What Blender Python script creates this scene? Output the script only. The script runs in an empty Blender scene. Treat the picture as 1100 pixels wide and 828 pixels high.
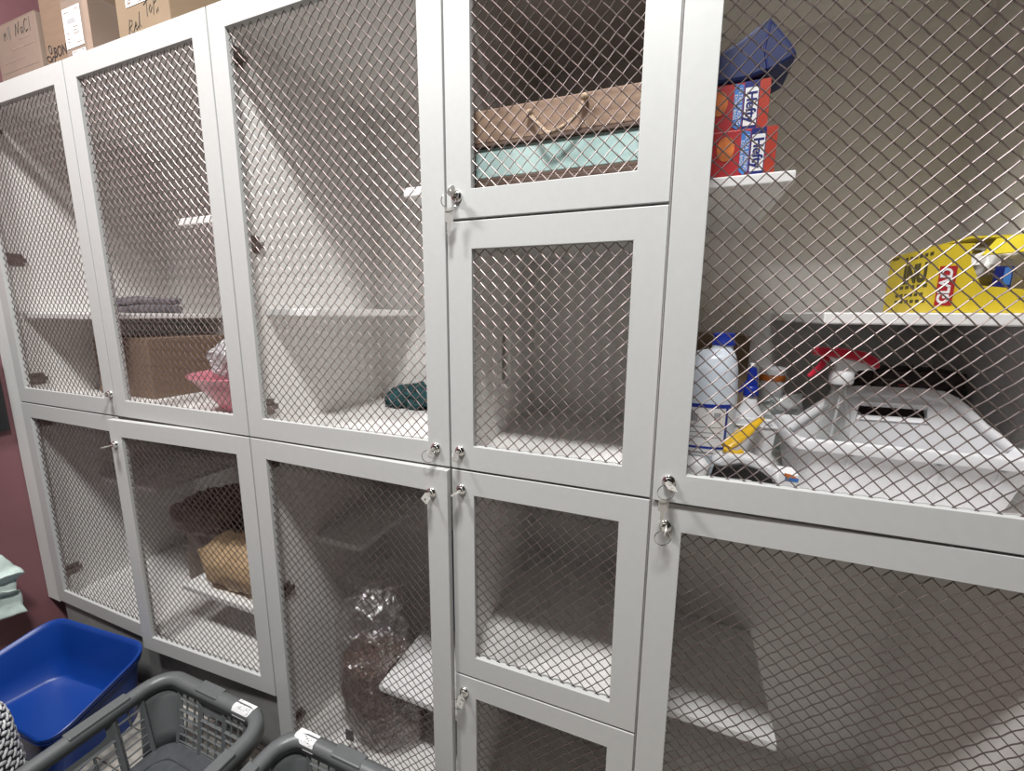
import bpy, bmesh, math, random
from mathutils import Vector, Matrix, noise
random.seed(7)
SC = bpy.context.scene
COL = SC.collection
PI = math.pi

# ------------------------------------------------------------------ materials
def new_mat(name):
    m = bpy.data.materials.new(name); m.use_nodes = True
    nt = m.node_tree
    return m, nt, nt.nodes['Principled BSDF'], nt.nodes['Material Output']

def mat(name, col, rough=0.5, metal=0.0, var=0.06, scale=30.0, bump=0.0, bscale=200.0, stretch=(1, 1, 1), col2=None, coat=0.0, spec=None, trans=0.0):
    m, nt, b, out = new_mat(name)
    c = (*col, 1)
    tc = nt.nodes.new('ShaderNodeTexCoord'); mp = nt.nodes.new('ShaderNodeMapping')
    mp.inputs['Scale'].default_value = stretch
    nt.links.new(tc.outputs['Object'], mp.inputs['Vector'])
    n = nt.nodes.new('ShaderNodeTexNoise'); n.inputs['Scale'].default_value = scale; n.inputs['Detail'].default_value = 4
    nt.links.new(mp.outputs['Vector'], n.inputs['Vector'])
    r = nt.nodes.new('ShaderNodeValToRGB')
    r.color_ramp.elements[0].position = 0.3; r.color_ramp.elements[1].position = 0.7
    if col2 is None:
        r.color_ramp.elements[0].color = (*[max(0, x * (1 - var)) for x in col], 1)
        r.color_ramp.elements[1].color = (*[min(1, x * (1 + var)) for x in col], 1)
    else:
        r.color_ramp.elements[0].color = c; r.color_ramp.elements[1].color = (*col2, 1)
    nt.links.new(n.outputs['Fac'], r.inputs['Fac'])
    nt.links.new(r.outputs['Color'], b.inputs['Base Color'])
    b.inputs['Roughness'].default_value = rough; b.inputs['Metallic'].default_value = metal
    if coat: b.inputs['Coat Weight'].default_value = coat
    if spec is not None: b.inputs['Specular IOR Level'].default_value = spec
    if trans: b.inputs['Transmission Weight'].default_value = trans
    if bump:
        n2 = nt.nodes.new('ShaderNodeTexNoise'); n2.inputs['Scale'].default_value = bscale; n2.inputs['Detail'].default_value = 3
        nt.links.new(mp.outputs['Vector'], n2.inputs['Vector'])
        bp = nt.nodes.new('ShaderNodeBump'); bp.inputs['Strength'].default_value = bump; bp.inputs['Distance'].default_value = 0.002
        nt.links.new(n2.outputs['Fac'], bp.inputs['Height']); nt.links.new(bp.outputs['Normal'], b.inputs['Normal'])
    return m

def film_mat(name, tint, gloss=0.22, rough=0.12, haze=0.12, bscale=40, bump=0.8):
    """thin clear plastic: see-through with shiny creases and a little white haze"""
    m, nt, b, out = new_mat(name); nt.nodes.remove(b)
    tr = nt.nodes.new('ShaderNodeBsdfTransparent'); tr.inputs['Color'].default_value = (*tint, 1)
    gl = nt.nodes.new('ShaderNodeBsdfGlossy'); gl.inputs['Roughness'].default_value = rough; gl.inputs['Color'].default_value = (1, 1, 1, 1)
    df = nt.nodes.new('ShaderNodeBsdfDiffuse'); df.inputs['Color'].default_value = (.85, .87, .88, 1)
    tc = nt.nodes.new('ShaderNodeTexCoord'); n = nt.nodes.new('ShaderNodeTexNoise'); n.inputs['Scale'].default_value = bscale; n.inputs['Detail'].default_value = 5; n.inputs['Distortion'].default_value = 1.5
    nt.links.new(tc.outputs['Object'], n.inputs['Vector'])
    bp = nt.nodes.new('ShaderNodeBump'); bp.inputs['Strength'].default_value = bump; bp.inputs['Distance'].default_value = 0.02
    nt.links.new(n.outputs['Fac'], bp.inputs['Height'])
    nt.links.new(bp.outputs['Normal'], gl.inputs['Normal']); nt.links.new(bp.outputs['Normal'], df.inputs['Normal'])
    m1 = nt.nodes.new('ShaderNodeMixShader'); m1.inputs['Fac'].default_value = haze
    nt.links.new(tr.outputs[0], m1.inputs[1]); nt.links.new(df.outputs[0], m1.inputs[2])
    m2 = nt.nodes.new('ShaderNodeMixShader'); m2.inputs['Fac'].default_value = gloss
    nt.links.new(m1.outputs[0], m2.inputs[1]); nt.links.new(gl.outputs[0], m2.inputs[2])
    nt.links.new(m2.outputs[0], out.inputs['Surface'])
    return m

def plank_mat(name):
    m, nt, b, out = new_mat(name)
    tc = nt.nodes.new('ShaderNodeTexCoord')
    br = nt.nodes.new('ShaderNodeTexBrick'); br.offset = 0.4
    br.inputs['Scale'].default_value = 1.0; br.inputs['Brick Width'].default_value = 1.1; br.inputs['Row Height'].default_value = 0.11
    br.inputs['Mortar Size'].default_value = 0.002
    br.inputs['Color1'].default_value = (.56, .53, .48, 1); br.inputs['Color2'].default_value = (.44, .415, .375, 1); br.inputs['Mortar'].default_value = (.12, .11, .10, 1)
    nt.links.new(tc.outputs['Object'], br.inputs['Vector'])
    mp = nt.nodes.new('ShaderNodeMapping'); mp.inputs['Scale'].default_value = (2.5, 45, 1)
    nt.links.new(tc.outputs['Object'], mp.inputs['Vector'])
    n = nt.nodes.new('ShaderNodeTexNoise'); n.inputs['Scale'].default_value = 1.5; n.inputs['Detail'].default_value = 6
    nt.links.new(mp.outputs['Vector'], n.inputs['Vector'])
    r = nt.nodes.new('ShaderNodeValToRGB'); r.color_ramp.elements[0].position = .3; r.color_ramp.elements[0].color = (.55, .52, .48, 1); r.color_ramp.elements[1].position = .65; r.color_ramp.elements[1].color = (1, 1, 1, 1)
    nt.links.new(n.outputs['Fac'], r.inputs['Fac'])
    mx = nt.nodes.new('ShaderNodeMix'); mx.data_type = 'RGBA'; mx.blend_type = 'MULTIPLY'; mx.inputs['Factor'].default_value = .8
    nt.links.new(br.outputs['Color'], mx.inputs['A']); nt.links.new(r.outputs['Color'], mx.inputs['B'])
    nt.links.new(mx.outputs['Result'], b.inputs['Base Color']); b.inputs['Roughness'].default_value = .5
    return m

def pellet_mat(name):
    m, nt, b, out = new_mat(name)
    tc = nt.nodes.new('ShaderNodeTexCoord')
    v = nt.nodes.new('ShaderNodeTexVoronoi'); v.inputs['Scale'].default_value = 95
    nt.links.new(tc.outputs['Object'], v.inputs['Vector'])
    r = nt.nodes.new('ShaderNodeValToRGB'); r.color_ramp.elements[0].color = (.27, .15, .10, 1); r.color_ramp.elements[1].position = .75; r.color_ramp.elements[1].color = (.06, .03, .02, 1)
    nt.links.new(v.outputs['Distance'], r.inputs['Fac']); nt.links.new(r.outputs['Color'], b.inputs['Base Color'])
    bp = nt.nodes.new('ShaderNodeBump'); bp.invert = True; bp.inputs['Strength'].default_value = 1; bp.inputs['Distance'].default_value = .006
    nt.links.new(v.outputs['Distance'], bp.inputs['Height']); nt.links.new(bp.outputs['Normal'], b.inputs['Normal'])
    b.inputs['Roughness'].default_value = .6
    return m

LAM = mat('grey_white_laminate', (.45, .46, .452), .42, var=.02, scale=60, bump=.03, bscale=350)
LAMIN = mat('interior_laminate', (.85, .83, .81), .55, var=.02, scale=40, bump=.03, bscale=300)
SHELFM = mat('white_shelf_board', (.88, .875, .87), .5, var=.02, scale=40)
FILL = mat('brushed_filler_laminate', (.60, .61, .60), .45, var=.06, scale=3, stretch=(90, 90, 3))
KICK = mat('shaded_plinth', (.20, .20, .195), .6, var=.1)  # white laminate plinth; the shade under the cabinets is put into this grey
STEEL = mat('woven_steel_wire', (.23, .19, .182), .43, metal=.92, var=.05, scale=15)
CHROME = mat('polished_chrome', (.75, .74, .72), .12, metal=1.0, var=.03)
KEYM = mat('nickel_key', (.62, .60, .57), .35, metal=.55, var=.06, scale=80)
HINGEM = mat('dull_hinge_metal', (.22, .18, .165), .4, metal=.8, var=.3, scale=60)
CARD = mat('cardboard', (.19, .125, .083), .85, var=.05, scale=12, bump=.08, bscale=90, stretch=(1, 1, 6))
CARDP = mat('pinkish_cardboard', (.20, .147, .115), .85, var=.05, scale=12, bump=.08, bscale=90)
CARDD = mat('yellowed_cardboard', (.215, .152, .095), .85, var=.05, scale=12)
TAPE = mat('parcel_tape', (.28, .21, .16), .25, var=.05)
INK = mat('black_marker_ink', (.025, .02, .02), .6, var=.1)
PRINT = mat('grey_print', (.22, .17, .14), .7, var=.1)
PAPER = mat('white_paper', (.82, .82, .83), .6, var=.02)
GREYPRINT = mat('barcode_grey', (.33, .33, .35), .7, var=.5, scale=300, stretch=(4, 4, .05))
MAROON = mat('maroon_paint', (.19, .085, .095), .55, var=.06, scale=6, bump=.05, bscale=150)
DARKWALL = mat('dark_plum_paint', (.045, .026, .034), .6, var=.08, scale=5)
CEILM = mat('white_ceiling_tile', (.62, .62, .61), .8, var=.04)
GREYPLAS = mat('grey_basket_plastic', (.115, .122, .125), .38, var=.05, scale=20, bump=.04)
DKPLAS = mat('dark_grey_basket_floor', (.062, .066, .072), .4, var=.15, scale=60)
BLUE = mat('cobalt_blue_plastic', (.003, .038, .23), .38, var=.04, scale=10)
MINT = mat('mint_cloth', (.50, .60, .56), .9, var=.1, scale=25, bump=.3, bscale=220)
BLACK = mat('black_plastic', (.012, .012, .014), .45, var=.1)
ROPEW = mat('white_braid_cord', (.66, .67, .68), .5, var=.1, scale=120)
ROPEK = mat('charcoal_braid_cord', (.02, .022, .027), .6, var=.15, scale=120)
WOOD = mat('weathered_wood', (.21, .13, .088), .7, col2=(.33, .225, .155), scale=4, stretch=(2, 20, 22), bump=.15, bscale=20)
WOODDK = mat('dark_weathered_wood', (.085, .05, .04), .75, col2=(.14, .09, .065), scale=4, stretch=(2, 20, 22))
MINTW = mat('mint_painted_wood', (.36, .53, .51), .6, col2=(.47, .62, .60), scale=5, stretch=(3, 10, 10), bump=.1, bscale=30)
JUTE = mat('jute_rope', (.42, .31, .215), .9, var=.2, scale=150, bump=.5, bscale=300)
REDB = mat('red_carton', (.40, .024, .03), .4, var=.05)
REDO = mat('orange_red_carton', (.42, .045, .025), .4, var=.04)
ORNG = mat('orange_print', (.62, .17, .03), .5, var=.3, scale=60)
LBLUE = mat('light_blue_print', (.06, .20, .55), .4, var=.05)
NAVY = mat('navy_print', (.012, .02, .16), .4, var=.08)
NAVYB = mat('deep_blue_packet', (.004, .014, .085), .6, var=.15, scale=12)
YEL = mat('yellow_carton', (.66, .50, .03), .45, var=.05)
YELB = mat('bright_yellow_flap', (.78, .64, .04), .4, var=.03)
OLIVE = mat('black_olive_print', (.06, .05, .012), .6, var=.2)
WHITEP = mat('white_plastic', (.77, .77, .79), .35, var=.02, scale=20)
WARMW = mat('crumpled_white', (.72, .71, .71), .6, var=.04, scale=20, bump=.4, bscale=60)
BLUEW = mat('blue_white_bottle', (.66, .72, .80), .3, var=.03)
CAPB = mat('royal_blue_cap', (.01, .03, .30), .35, var=.05)
RED = mat('raspberry_red_plastic', (.62, .025, .06), .3, var=.05)
YPL = mat('golden_yellow_plastic', (.70, .42, .02), .35, var=.05)
BRIST = mat('black_bristles', (.015, .013, .012), .9, var=.3, scale=300, bump=.6, bscale=400)
PINK = mat('pink_plastic', (.60, .20, .25), .35, var=.04)
CLOTHDK = mat('slate_cloth', (.17, .16, .18), .95, var=.35, scale=18)
TEAL = mat('dark_teal_cloth', (.012, .055, .062), .9, var=.6, scale=30)
BROWNBAG = mat('dark_brown_paper', (.11, .068, .05), .42, col2=(.19, .125, .095), scale=30, bump=1.0, bscale=60)
TANBAG = mat('tan_kraft_paper', (.47, .33, .19), .55, var=.12, scale=14, bump=.5, bscale=40)
MAROONB = mat('dark_maroon_box', (.03, .012, .012), .5, var=.1)
FLOORM = plank_mat('grey_washed_planks')
PELLET = pellet_mat('brown_pellets')
FILM = film_mat('clear_bag_film', (.94, .92, .91), .24, .14, .05, 22, .9)
FILMG = film_mat('clear_greenish_film', (.88, .93, .90), .18, .15, .5, 20, .6)
FILMB = film_mat('clear_bottle_plastic', (.93, .94, .93), .14, .05, .06, bscale=8, bump=.1)
FILMW = film_mat('milky_bag_film', (.9, .9, .9), .25, .15, .5)

# ------------------------------------------------------------------ mesh building
class MB:
    def __init__(self): self.v = []; self.f = []
    def add(self, vs, fs):
        o = len(self.v); self.v += [tuple(p) for p in vs]; self.f += [tuple(i + o for i in q) for q in fs]; return self
    def box(self, x0, x1, y0, y1, z0, z1, M=None):
        vs = [Vector(p) for p in ((x0, y0, z0), (x1, y0, z0), (x1, y1, z0), (x0, y1, z0), (x0, y0, z1), (x1, y0, z1), (x1, y1, z1), (x0, y1, z1))]
        if M: vs = [M @ p for p in vs]
        return self.add(vs, [(0, 3, 2, 1), (4, 5, 6, 7), (0, 1, 5, 4), (1, 2, 6, 5), (2, 3, 7, 6), (3, 0, 4, 7)])
    def prism(self, pts, d0, d1, axis='y', M=None):
        """polygon pts (a,b) extruded along axis from d0 to d1; for y pts=(x,z), for x pts=(y,z), for z pts=(x,y)"""
        def mk(a, b, d): return Vector({'y': (a, d, b), 'x': (d, a, b), 'z': (a, b, d)}[axis])
        n = len(pts); vs = [mk(a, b, d0) for a, b in pts] + [mk(a, b, d1) for a, b in pts]
        if M: vs = [M @ p for p in vs]
        return self.add(vs, [tuple(range(n)), tuple(range(2 * n - 1, n - 1, -1))] + [(i, i + n, (i + 1) % n + n, (i + 1) % n) for i in range(n)])
    def tube(self, pts, r, sides=8, closed=False, cap=True, flat=None):
        pts = [Vector(p) for p in pts]; n = len(pts); rs = r if isinstance(r, (list, tuple)) else [r] * n
        vs = []; up = None
        for i, p in enumerate(pts):
            a = pts[i - 1] if (i > 0 or closed) else p; b = pts[(i + 1) % n] if (i < n - 1 or closed) else p
            t = (b - a).normalized() if (b - a).length > 1e-9 else Vector((0, 0, 1))
            if up is None:
                up = Vector((0, 0, 1)) if abs(t.z) < .9 else Vector((0, 1, 0))
            s = t.cross(up); s = s.normalized() if s.length > 1e-6 else t.orthogonal().normalized()
            w = s.cross(t).normalized()
            if flat is None: up = w
            for k in range(sides):
                an = 2 * PI * k / sides
                vs.append(p + s * (math.cos(an) * rs[i]) + w * (math.sin(an) * rs[i] * (flat or 1)))
        fs = []
        m = n if closed else n - 1
        for i in range(m):
            for k in range(sides):
                a = i * sides + k; b = i * sides + (k + 1) % sides; j = ((i + 1) % n) * sides
                fs.append((a, b, j + (k + 1) % sides, j + k))
        if cap and not closed:
            fs.append(tuple(range(sides - 1, -1, -1))); fs.append(tuple((n - 1) * sides + k for k in range(sides)))
        return self.add(vs, fs)
    def lathe(self, prof, c, seg=28, sx=1, sy=1, axis='z', cap=True):
        """prof = [(r, h)], around axis through c"""
        c = Vector(c); vs = []
        for r, h in prof:
            for k in range(seg):
                a = 2 * PI * k / seg; x, y = r * sx * math.cos(a), r * sy * math.sin(a)
                vs.append(c + (Vector((x, y, h)) if axis == 'z' else Vector((x, h, y)) if axis == 'y' else Vector((h, x, y))))
        fs = [(i * seg + k, i * seg + (k + 1) % seg, (i + 1) * seg + (k + 1) % seg, (i + 1) * seg + k) for i in range(len(prof) - 1) for k in range(seg)]
        if cap:
            fs.append(tuple(range(seg - 1, -1, -1))); fs.append(tuple((len(prof) - 1) * seg + k for k in range(seg)))
        return self.add(vs, fs)
    def grid(self, fn, nu, nv):
        vs = [fn(i / nu, j / nv) for j in range(nv + 1) for i in range(nu + 1)]
        return self.add(vs, [(j * (nu + 1) + i, j * (nu + 1) + i + 1, (j + 1) * (nu + 1) + i + 1, (j + 1) * (nu + 1) + i) for j in range(nv) for i in range(nu)])
    def blob(self, c, rx, ry, rz, seg=32, rings=20, pw=1.0, fn=None):
        """closed superellipsoid-like lump; fn(dir, point) returns the moved point"""
        c = Vector(c); vs = []
        def sp(x): return math.copysign(abs(x) ** pw, x)
        for j in range(rings + 1):
            t = -PI / 2 + PI * j / rings
            for i in range(seg):
                a = 2 * PI * i / seg
                d = Vector((sp(math.cos(t)) * sp(math.cos(a)), sp(math.cos(t)) * sp(math.sin(a)), sp(math.sin(t))))
                p = c + Vector((d.x * rx, d.y * ry, d.z * rz))
                if fn: p = fn(d, p)
                vs.append(p)
        fs = [(j * seg + i, j * seg + (i + 1) % seg, (j + 1) * seg + (i + 1) % seg, (j + 1) * seg + i) for j in range(rings) for i in range(seg)]
        return self.add(vs, fs)

def link(name, mb, m, parent=None, L=(0, 0, 0), smooth=False, bevel=0.0, sub=0, solid=0.0, weld=False):
    L = Vector(L)
    me = bpy.data.meshes.new(name)
    me.from_pydata([(v[0] - L.x, v[1] - L.y, v[2] - L.z) for v in mb.v], [], mb.f)
    me.materials.append(m); me.update()
    bm = bmesh.new(); bm.from_mesh(me)
    if weld: bmesh.ops.remove_doubles(bm, verts=bm.verts, dist=1e-5)
    bmesh.ops.recalc_face_normals(bm, faces=bm.faces); bm.to_mesh(me); bm.free()
    if smooth:
        me.polygons.foreach_set('use_smooth', [True] * len(me.polygons))
        try: me.set_sharp_from_angle(angle=math.radians(50))
        except Exception: pass
    o = bpy.data.objects.new(name, me); COL.objects.link(o)
    if parent: o.parent = parent
    if solid:
        md = o.modifiers.new('solid', 'SOLIDIFY'); md.thickness = solid; md.offset = 0
    if bevel:
        md = o.modifiers.new('bevel', 'BEVEL'); md.width = bevel; md.segments = 2; md.limit_method = 'ANGLE'; md.angle_limit = math.radians(40)
    if sub:
        md = o.modifiers.new('sub', 'SUBSURF'); md.levels = sub; md.render_levels = sub
    return o

def tag(o, label, cat, group=None, kind=None):
    if label: o['label'] = label
    if cat: o['category'] = cat
    if group: o['group'] = group
    if kind: o['kind'] = kind
    return o

def thing(name, L, label, cat, group=None):
    o = bpy.data.objects.new(name, None); o.empty_display_size = .05; COL.objects.link(o); o.location = L
    return tag(o, label, cat, group)

def struct(name, mb, m, **k):
    o = link(name, mb, m, **k); o['kind'] = 'structure'; return o

def text_part(name, s, m, parent, L, pos, size, rx=PI / 2, rz=0.0, roll=0.0, ext=.0004, shear=0.0, spacing=1.0, sx=1.0, bold=0.0):
    """flat lettering as a mesh; lies in the XZ plane facing -y unless turned"""
    cu = bpy.data.curves.new(name, 'FONT'); cu.body = s; cu.size = size; cu.offset = bold; cu.extrude = ext; cu.shear = shear; cu.space_character = spacing
    cu.align_x = 'CENTER'; cu.align_y = 'CENTER'
    t = bpy.data.objects.new(name, cu)
    me = bpy.data.meshes.new_from_object(t)
    bpy.data.objects.remove(t); bpy.data.curves.remove(cu)
    M = Matrix.Translation(Vector(pos) - Vector(L)) @ Matrix.Rotation(rz, 4, 'Z') @ Matrix.Rotation(rx, 4, 'X') @ Matrix.Rotation(roll, 4, 'Z') @ Matrix.Diagonal((sx, 1, 1, 1))
    me.transform(M); me.materials.clear(); me.materials.append(m)
    o = bpy.data.objects.new(name, me); COL.objects.link(o); o.parent = parent
    return o

def strokes(name, lines, m, parent, L, org, ux, uz, r=.0013):
    """hand-drawn marker lines: each a list of (a, b) in the plane org + a*ux + b*uz"""
    mb = MB(); org = Vector(org); ux = Vector(ux); uz = Vector(uz)
    for l in lines: mb.tube([org + ux * a + uz * b for a, b in l], r, 5)
    return link(name, mb, m, parent, L)

# ------------------------------------------------------------------ layout numbers (metres; cabinet fronts lie in y = 0)
XA, XAB, XBC, XCD, XDE, XEF = -1.9572, -1.3088, -0.6669, 0.0, 0.45, 1.117
ZT, Z12, ZM, Z34, ZB = 1.1071, 0.5537, 0.0, -0.5514, -0.8834
ZB2 = -1.1045        # the right-hand units stand lower
FZ = -1.135          # floor
W = 0.060            # door rail width
BACK = 0.585         # inner back
TP = 0.012           # panel thickness
DT = 0.018           # door thickness

# ------------------------------------------------------------------ room
struct('floor', MB().box(-2.06, 3.2, -3.2, .70, FZ - .05, FZ), FLOORM)
struct('wall_left', MB().box(-2.16, -2.055, -3.2, .70, FZ, 2.35), MAROON)
struct('wall_back', MB().box(-2.06, 3.2, .64, .74, FZ, 2.35), DARKWALL)
struct('ceiling', MB().box(-2.16, 3.2, -3.2, .74, 2.35, 2.42), CEILM)

# ------------------------------------------------------------------ woven wire mesh
PITCH = 0.027
RW = 0.00112
def wire_mesh_mb(x0, x1, z0, z1, y, ph=(0, 0)):
    """two families of crimped diagonal wires, woven over and under each other, clipped to the opening"""
    mb = MB(); ext = .004
    a0, a1, b0, b1 = x0 - ext, x1 + ext, z0 - ext, z1 + ext
    cx, cz = x0 + ph[0], z0 + ph[1]
    h = PITCH / 2
    for fam in (1, -1):
        # wire k: (x - cx) - fam*(z - cz) = k*PITCH
        lo = min((a0 - cx) - fam * (b0 - cz), (a0 - cx) - fam * (b1 - cz)); hi = max((a1 - cx) - fam * (b0 - cz), (a1 - cx) - fam * (b1 - cz))
        for k in range(math.ceil(lo / PITCH), math.floor(hi / PITCH) + 1):
            # crossings every h in x ; x = cx + j*h
            if fam == 1:
                xa = max(a0, cx + k * PITCH + (b0 - cz)); xb = min(a1, cx + k * PITCH + (b1 - cz))
            else:
                xa = max(a0, cx + k * PITCH - (b1 - cz)); xb = min(a1, cx + k * PITCH - (b0 - cz))
            if xb - xa < .003: continue
            xs = [xa]; j0 = math.ceil((xa - cx) / h * 3); j1 = math.floor((xb - cx) / h * 3)
            xs += [cx + j * h / 3 for j in range(j0, j1 + 1) if cx + j * h / 3 > xa + .001 and cx + j * h / 3 < xb - .001] + [xb]
            pts = []
            for x in xs:
                t = (x - cx) / h
                off = math.cos(PI * t) * fam
                off = max(-1, min(1, off * 1.1))
                z = cz + fam * ((x - cx) - k * PITCH)
                pts.append((x, y + off * RW * .85, z))
            mb.tube(pts, RW, 5)
    return mb

def lock_parts(door, x, z, y0=0.0, key='bow', ang=0.0, tilt=0.0, ring=False, dangle=False):
    """cam lock with what hangs from it, in door-local coordinates (front face y=y0)"""
    mb = MB().lathe([(.0125, 0), (.0125, -.003), (.0105, -.0055), (.0085, -.006), (.0085, -.011), (.007, -.012), (.002, -.012)], (x, y0, z), 24, axis='y')
    lk = link('lock', mb, CHROME, door, smooth=True)
    if key in ('bow', 'square', 'edge'):
        k = MB()
        M = Matrix.Translation((x, y0 - .012, z)) @ Matrix.Rotation(ang, 4, 'Y') @ Matrix.Rotation(tilt, 4, 'X')
        # blade stub then a flat bow with a hole in it
        k.box(-.0011, .0011, -.004, .004, -.004, .004, M)
        w = .0105 if key != 'square' else .0095
        out = []; n = 20
        for i in range(n):
            a = 2 * PI * i / n
            if key == 'square': ca, sa = [max(-1, min(1, 1.35 * f)) for f in (math.cos(a), math.sin(a))]
            else: ca, sa = math.cos(a), math.sin(a)
            out.append((-.017 + .0125 * ca, w * sa))
        inn = [(-.022 + .0032 * math.cos(2 * PI * i / n), .0032 * math.sin(2 * PI * i / n)) for i in range(n)]
        vs = []
        for s in (-.0011, .0011):
            vs += [M @ Vector((s, a, b)) for a, b in out] + [M @ Vector((s, a, b)) for a, b in inn]
        fs = []
        for i in range(n):
            j = (i + 1) % n
            fs += [(i, j, n + j, n + i), (2 * n + i, 3 * n + i, 3 * n + j, 2 * n + j), (i, 2 * n + i, 2 * n + j, j), (n + i, n + j, 3 * n + j, 3 * n + i)]
        k.add(vs, fs)
        link('key', k, KEYM, door)
    if ring:
        r = MB(); R = .015
        r.tube([(x - .004 + R * math.sin(a), y0 - .026 + .006 * math.sin(a), z - .014 - R * math.cos(a) * 1.0) for a in [2 * PI * i / 28 for i in range(28)]], .0009, 6, closed=True)
        link('key_ring', r, CHROME, door, smooth=True)
    if dangle:
        k = MB(); zc = z - .030; M = Matrix.Translation((x - .006, y0 - .022, zc)) @ Matrix.Rotation(.25, 4, 'Z') @ Matrix.Rotation(.06, 4, 'Y')
        k.prism([(-.0085, 0), (-.0095, -.006), (-.0095, -.022), (-.005, -.025), (-.0035, -.026), (-.0035, -.040), (-.002, -.043), (-.0035, -.046), (-.002, -.049), (-.0005, -.055),
                 (.003, -.052), (.0035, -.026), (.005, -.025), (.0095, -.022), (.0095, -.006), (.0085, 0)], -.0011, .0011, 'y', M)
        link('spare_key', k, KEYM, door)

def make_cabinet(name, x0, x1, z0, z1, label, group, doors, shelves=(), hinges=True):
    L = Vector((x0, 0, z0)); t = thing(name, L, label, 'cabinet', group)
    yb = .030
    link('side_panel', MB().box(x0 + .0004, x0 + TP, yb, BACK, z0, z1), LAMIN, t, L)
    link('side_panel', MB().box(x1 - TP, x1 - .0004, yb, BACK, z0, z1), LAMIN, t, L)
    link('top_panel', MB().box(x0 + TP, x1 - TP, yb, BACK, z1 - TP, z1 - .0004), LAMIN, t, L)
    link('bottom_panel', MB().box(x0 + TP, x1 - TP, yb, BACK, z0 + .0004, z0 + TP), LAMIN, t, L)
    link('back_panel', MB().box(x0 + .0004, x1 - .0004, BACK, BACK + .010, z0, z1), LAMIN, t, L)
    for s in shelves:
        link('shelf', MB().box(*s), SHELFM, t, L, bevel=.0025)
    g = .0025
    for d in doors:
        dx0, dx1, side = d['x0'] + g, d['x1'] - g, d['hinge']
        a, b = z0 + g, z1 - g
        hx = dx0 if side == 'L' else dx1
        lx0, lx1 = (0, dx1 - dx0) if side == 'L' else (-(dx1 - dx0), 0)
        H = b - a
        w = W - g
        ox0, ox1, oz0, oz1 = lx0 + w, lx1 - w, w, H - w
        # frame: one mesh, ring of four mitred rails
        mb = MB()
        o4 = [(lx0, 0), (lx1, 0), (lx1, H), (lx0, H)]; i4 = [(ox0, oz0), (ox1, oz0), (ox1, oz1), (ox0, oz1)]
        vs = [(x, y, z) for y in (0, DT) for x, z in o4 + i4]; fs = []
        for i in range(4):
            j = (i + 1) % 4
            fs += [(i, j, 4 + j, 4 + i), (8 + i, 12 + i, 12 + j, 8 + j), (i, 8 + i, 8 + j, j), (4 + i, 4 + j, 12 + j, 12 + i)]
        mb.add(vs, fs)
        do = link('door', mb, LAM, t, bevel=.0012)
        do.location = Vector((hx, 0, a)) - L
        th = d.get('open', 0.0)
        do.rotation_euler = (0, 0, -th if side == 'L' else th)
        link('wire_mesh', wire_mesh_mb(ox0, ox1, oz0, oz1, .0095, d.get('ph', (0.0, .002))), STEEL, do, smooth=True)
        lk = d.get('lock')
        if lk: lock_parts(do, lk[0] - hx, lk[1] - a, **d.get('key', {}))
        for hz in d.get('hinges', ()):
            sg = 1 if side == 'L' else -1
            px = TP - g if side == 'L' else -(TP - g)
            hb = MB(); zz = hz - a
            # concealed hinge: plate on the side panel, arm, cup body on the door
            hb.box(min(px, px + sg * .004), max(px, px + sg * .004), .030, .078, zz - .024, zz + .024)
            hb.box(min(px + sg * .004, px + sg * .014), max(px + sg * .004, px + sg * .014), .020, .085, zz - .008, zz + .008)
            hb.box(min(px + sg * .004, px + sg * .035), max(px + sg * .004, px + sg * .035), .0185, .030, zz - .018, zz + .018)
            hb.lathe([(.0045, 0), (.0045, sg * .003)], (px + sg * .004, .045, zz + .016), 10, axis='x')
            hb.lathe([(.0045, 0), (.0045, sg * .003)], (px + sg * .004, .045, zz - .016), 10, axis='x')
            ho = link('hinge', hb, HINGEM, t, Vector((0, 0, 0)), bevel=.0015)
            ho.location = Vector((hx, 0, a)) - L
    return t

WIDE = 'wide mesh-door cabinets'
SMALL = 'small lockers in the narrow column'
i0, i1 = XA + TP, XBC - TP
cab_ab_up = make_cabinet('mesh_door_cabinet', XA, XBC, ZM, ZT, 'double-door mesh cabinet above, holding a pink bowl and cardboard box', WIDE,
    [dict(x0=XA, x1=XAB, hinge='L', lock=(-1.327, .078), key=dict(key='bow', ang=PI / 2 - .2, tilt=0), hinges=(1.02, .553, .085), ph=(.004, .006)),
     dict(x0=XAB, x1=XBC, hinge='R', hinges=(1.02, .085), ph=(.010, .004))],
    shelves=[(i0, -1.55, .05, BACK - .002, .329, .349), (-1.03, i1, .10, BACK - .002, .628, .650)])
cab_ab_lo = make_cabinet('mesh_door_cabinet', XA, XBC, ZB, ZM, 'double-door mesh cabinet below, holding paper bags, one door slightly ajar', WIDE,
    [dict(x0=XA, x1=XAB, hinge='L', hinges=(-.09, -.764), ph=(.003, .007)),
     dict(x0=XAB, x1=XBC, hinge='R', lock=(-1.2815, -.088), key=dict(key='bow', ang=PI / 2 - .15), hinges=(-.09, -.79), open=math.radians(2.7), ph=(.009, .003))],
    shelves=[(i0, -1.545, .20, BACK - .002, -.405, -.385), (-1.225, i1, .078, BACK - .002, -.690, -.670)])
c0, c1 = XBC + TP, XCD - TP
cab_c_up = make_cabinet('mesh_door_cabinet', XBC, XCD, ZM, ZT, 'wide mesh cabinet almost empty, dark teal cloth on its floor', WIDE,
    [dict(x0=XBC, x1=XCD, hinge='L', lock=(-.0385, .046), key=dict(key='bow', ang=-.45, tilt=.35, ring=True), hinges=(1.022, .547, .078), ph=(.010, .0005))],
    shelves=[(c0, -.462, .08, BACK - .002, .348, .370), (-.175, c1, .10, BACK - .002, .640, .662)])
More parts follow.
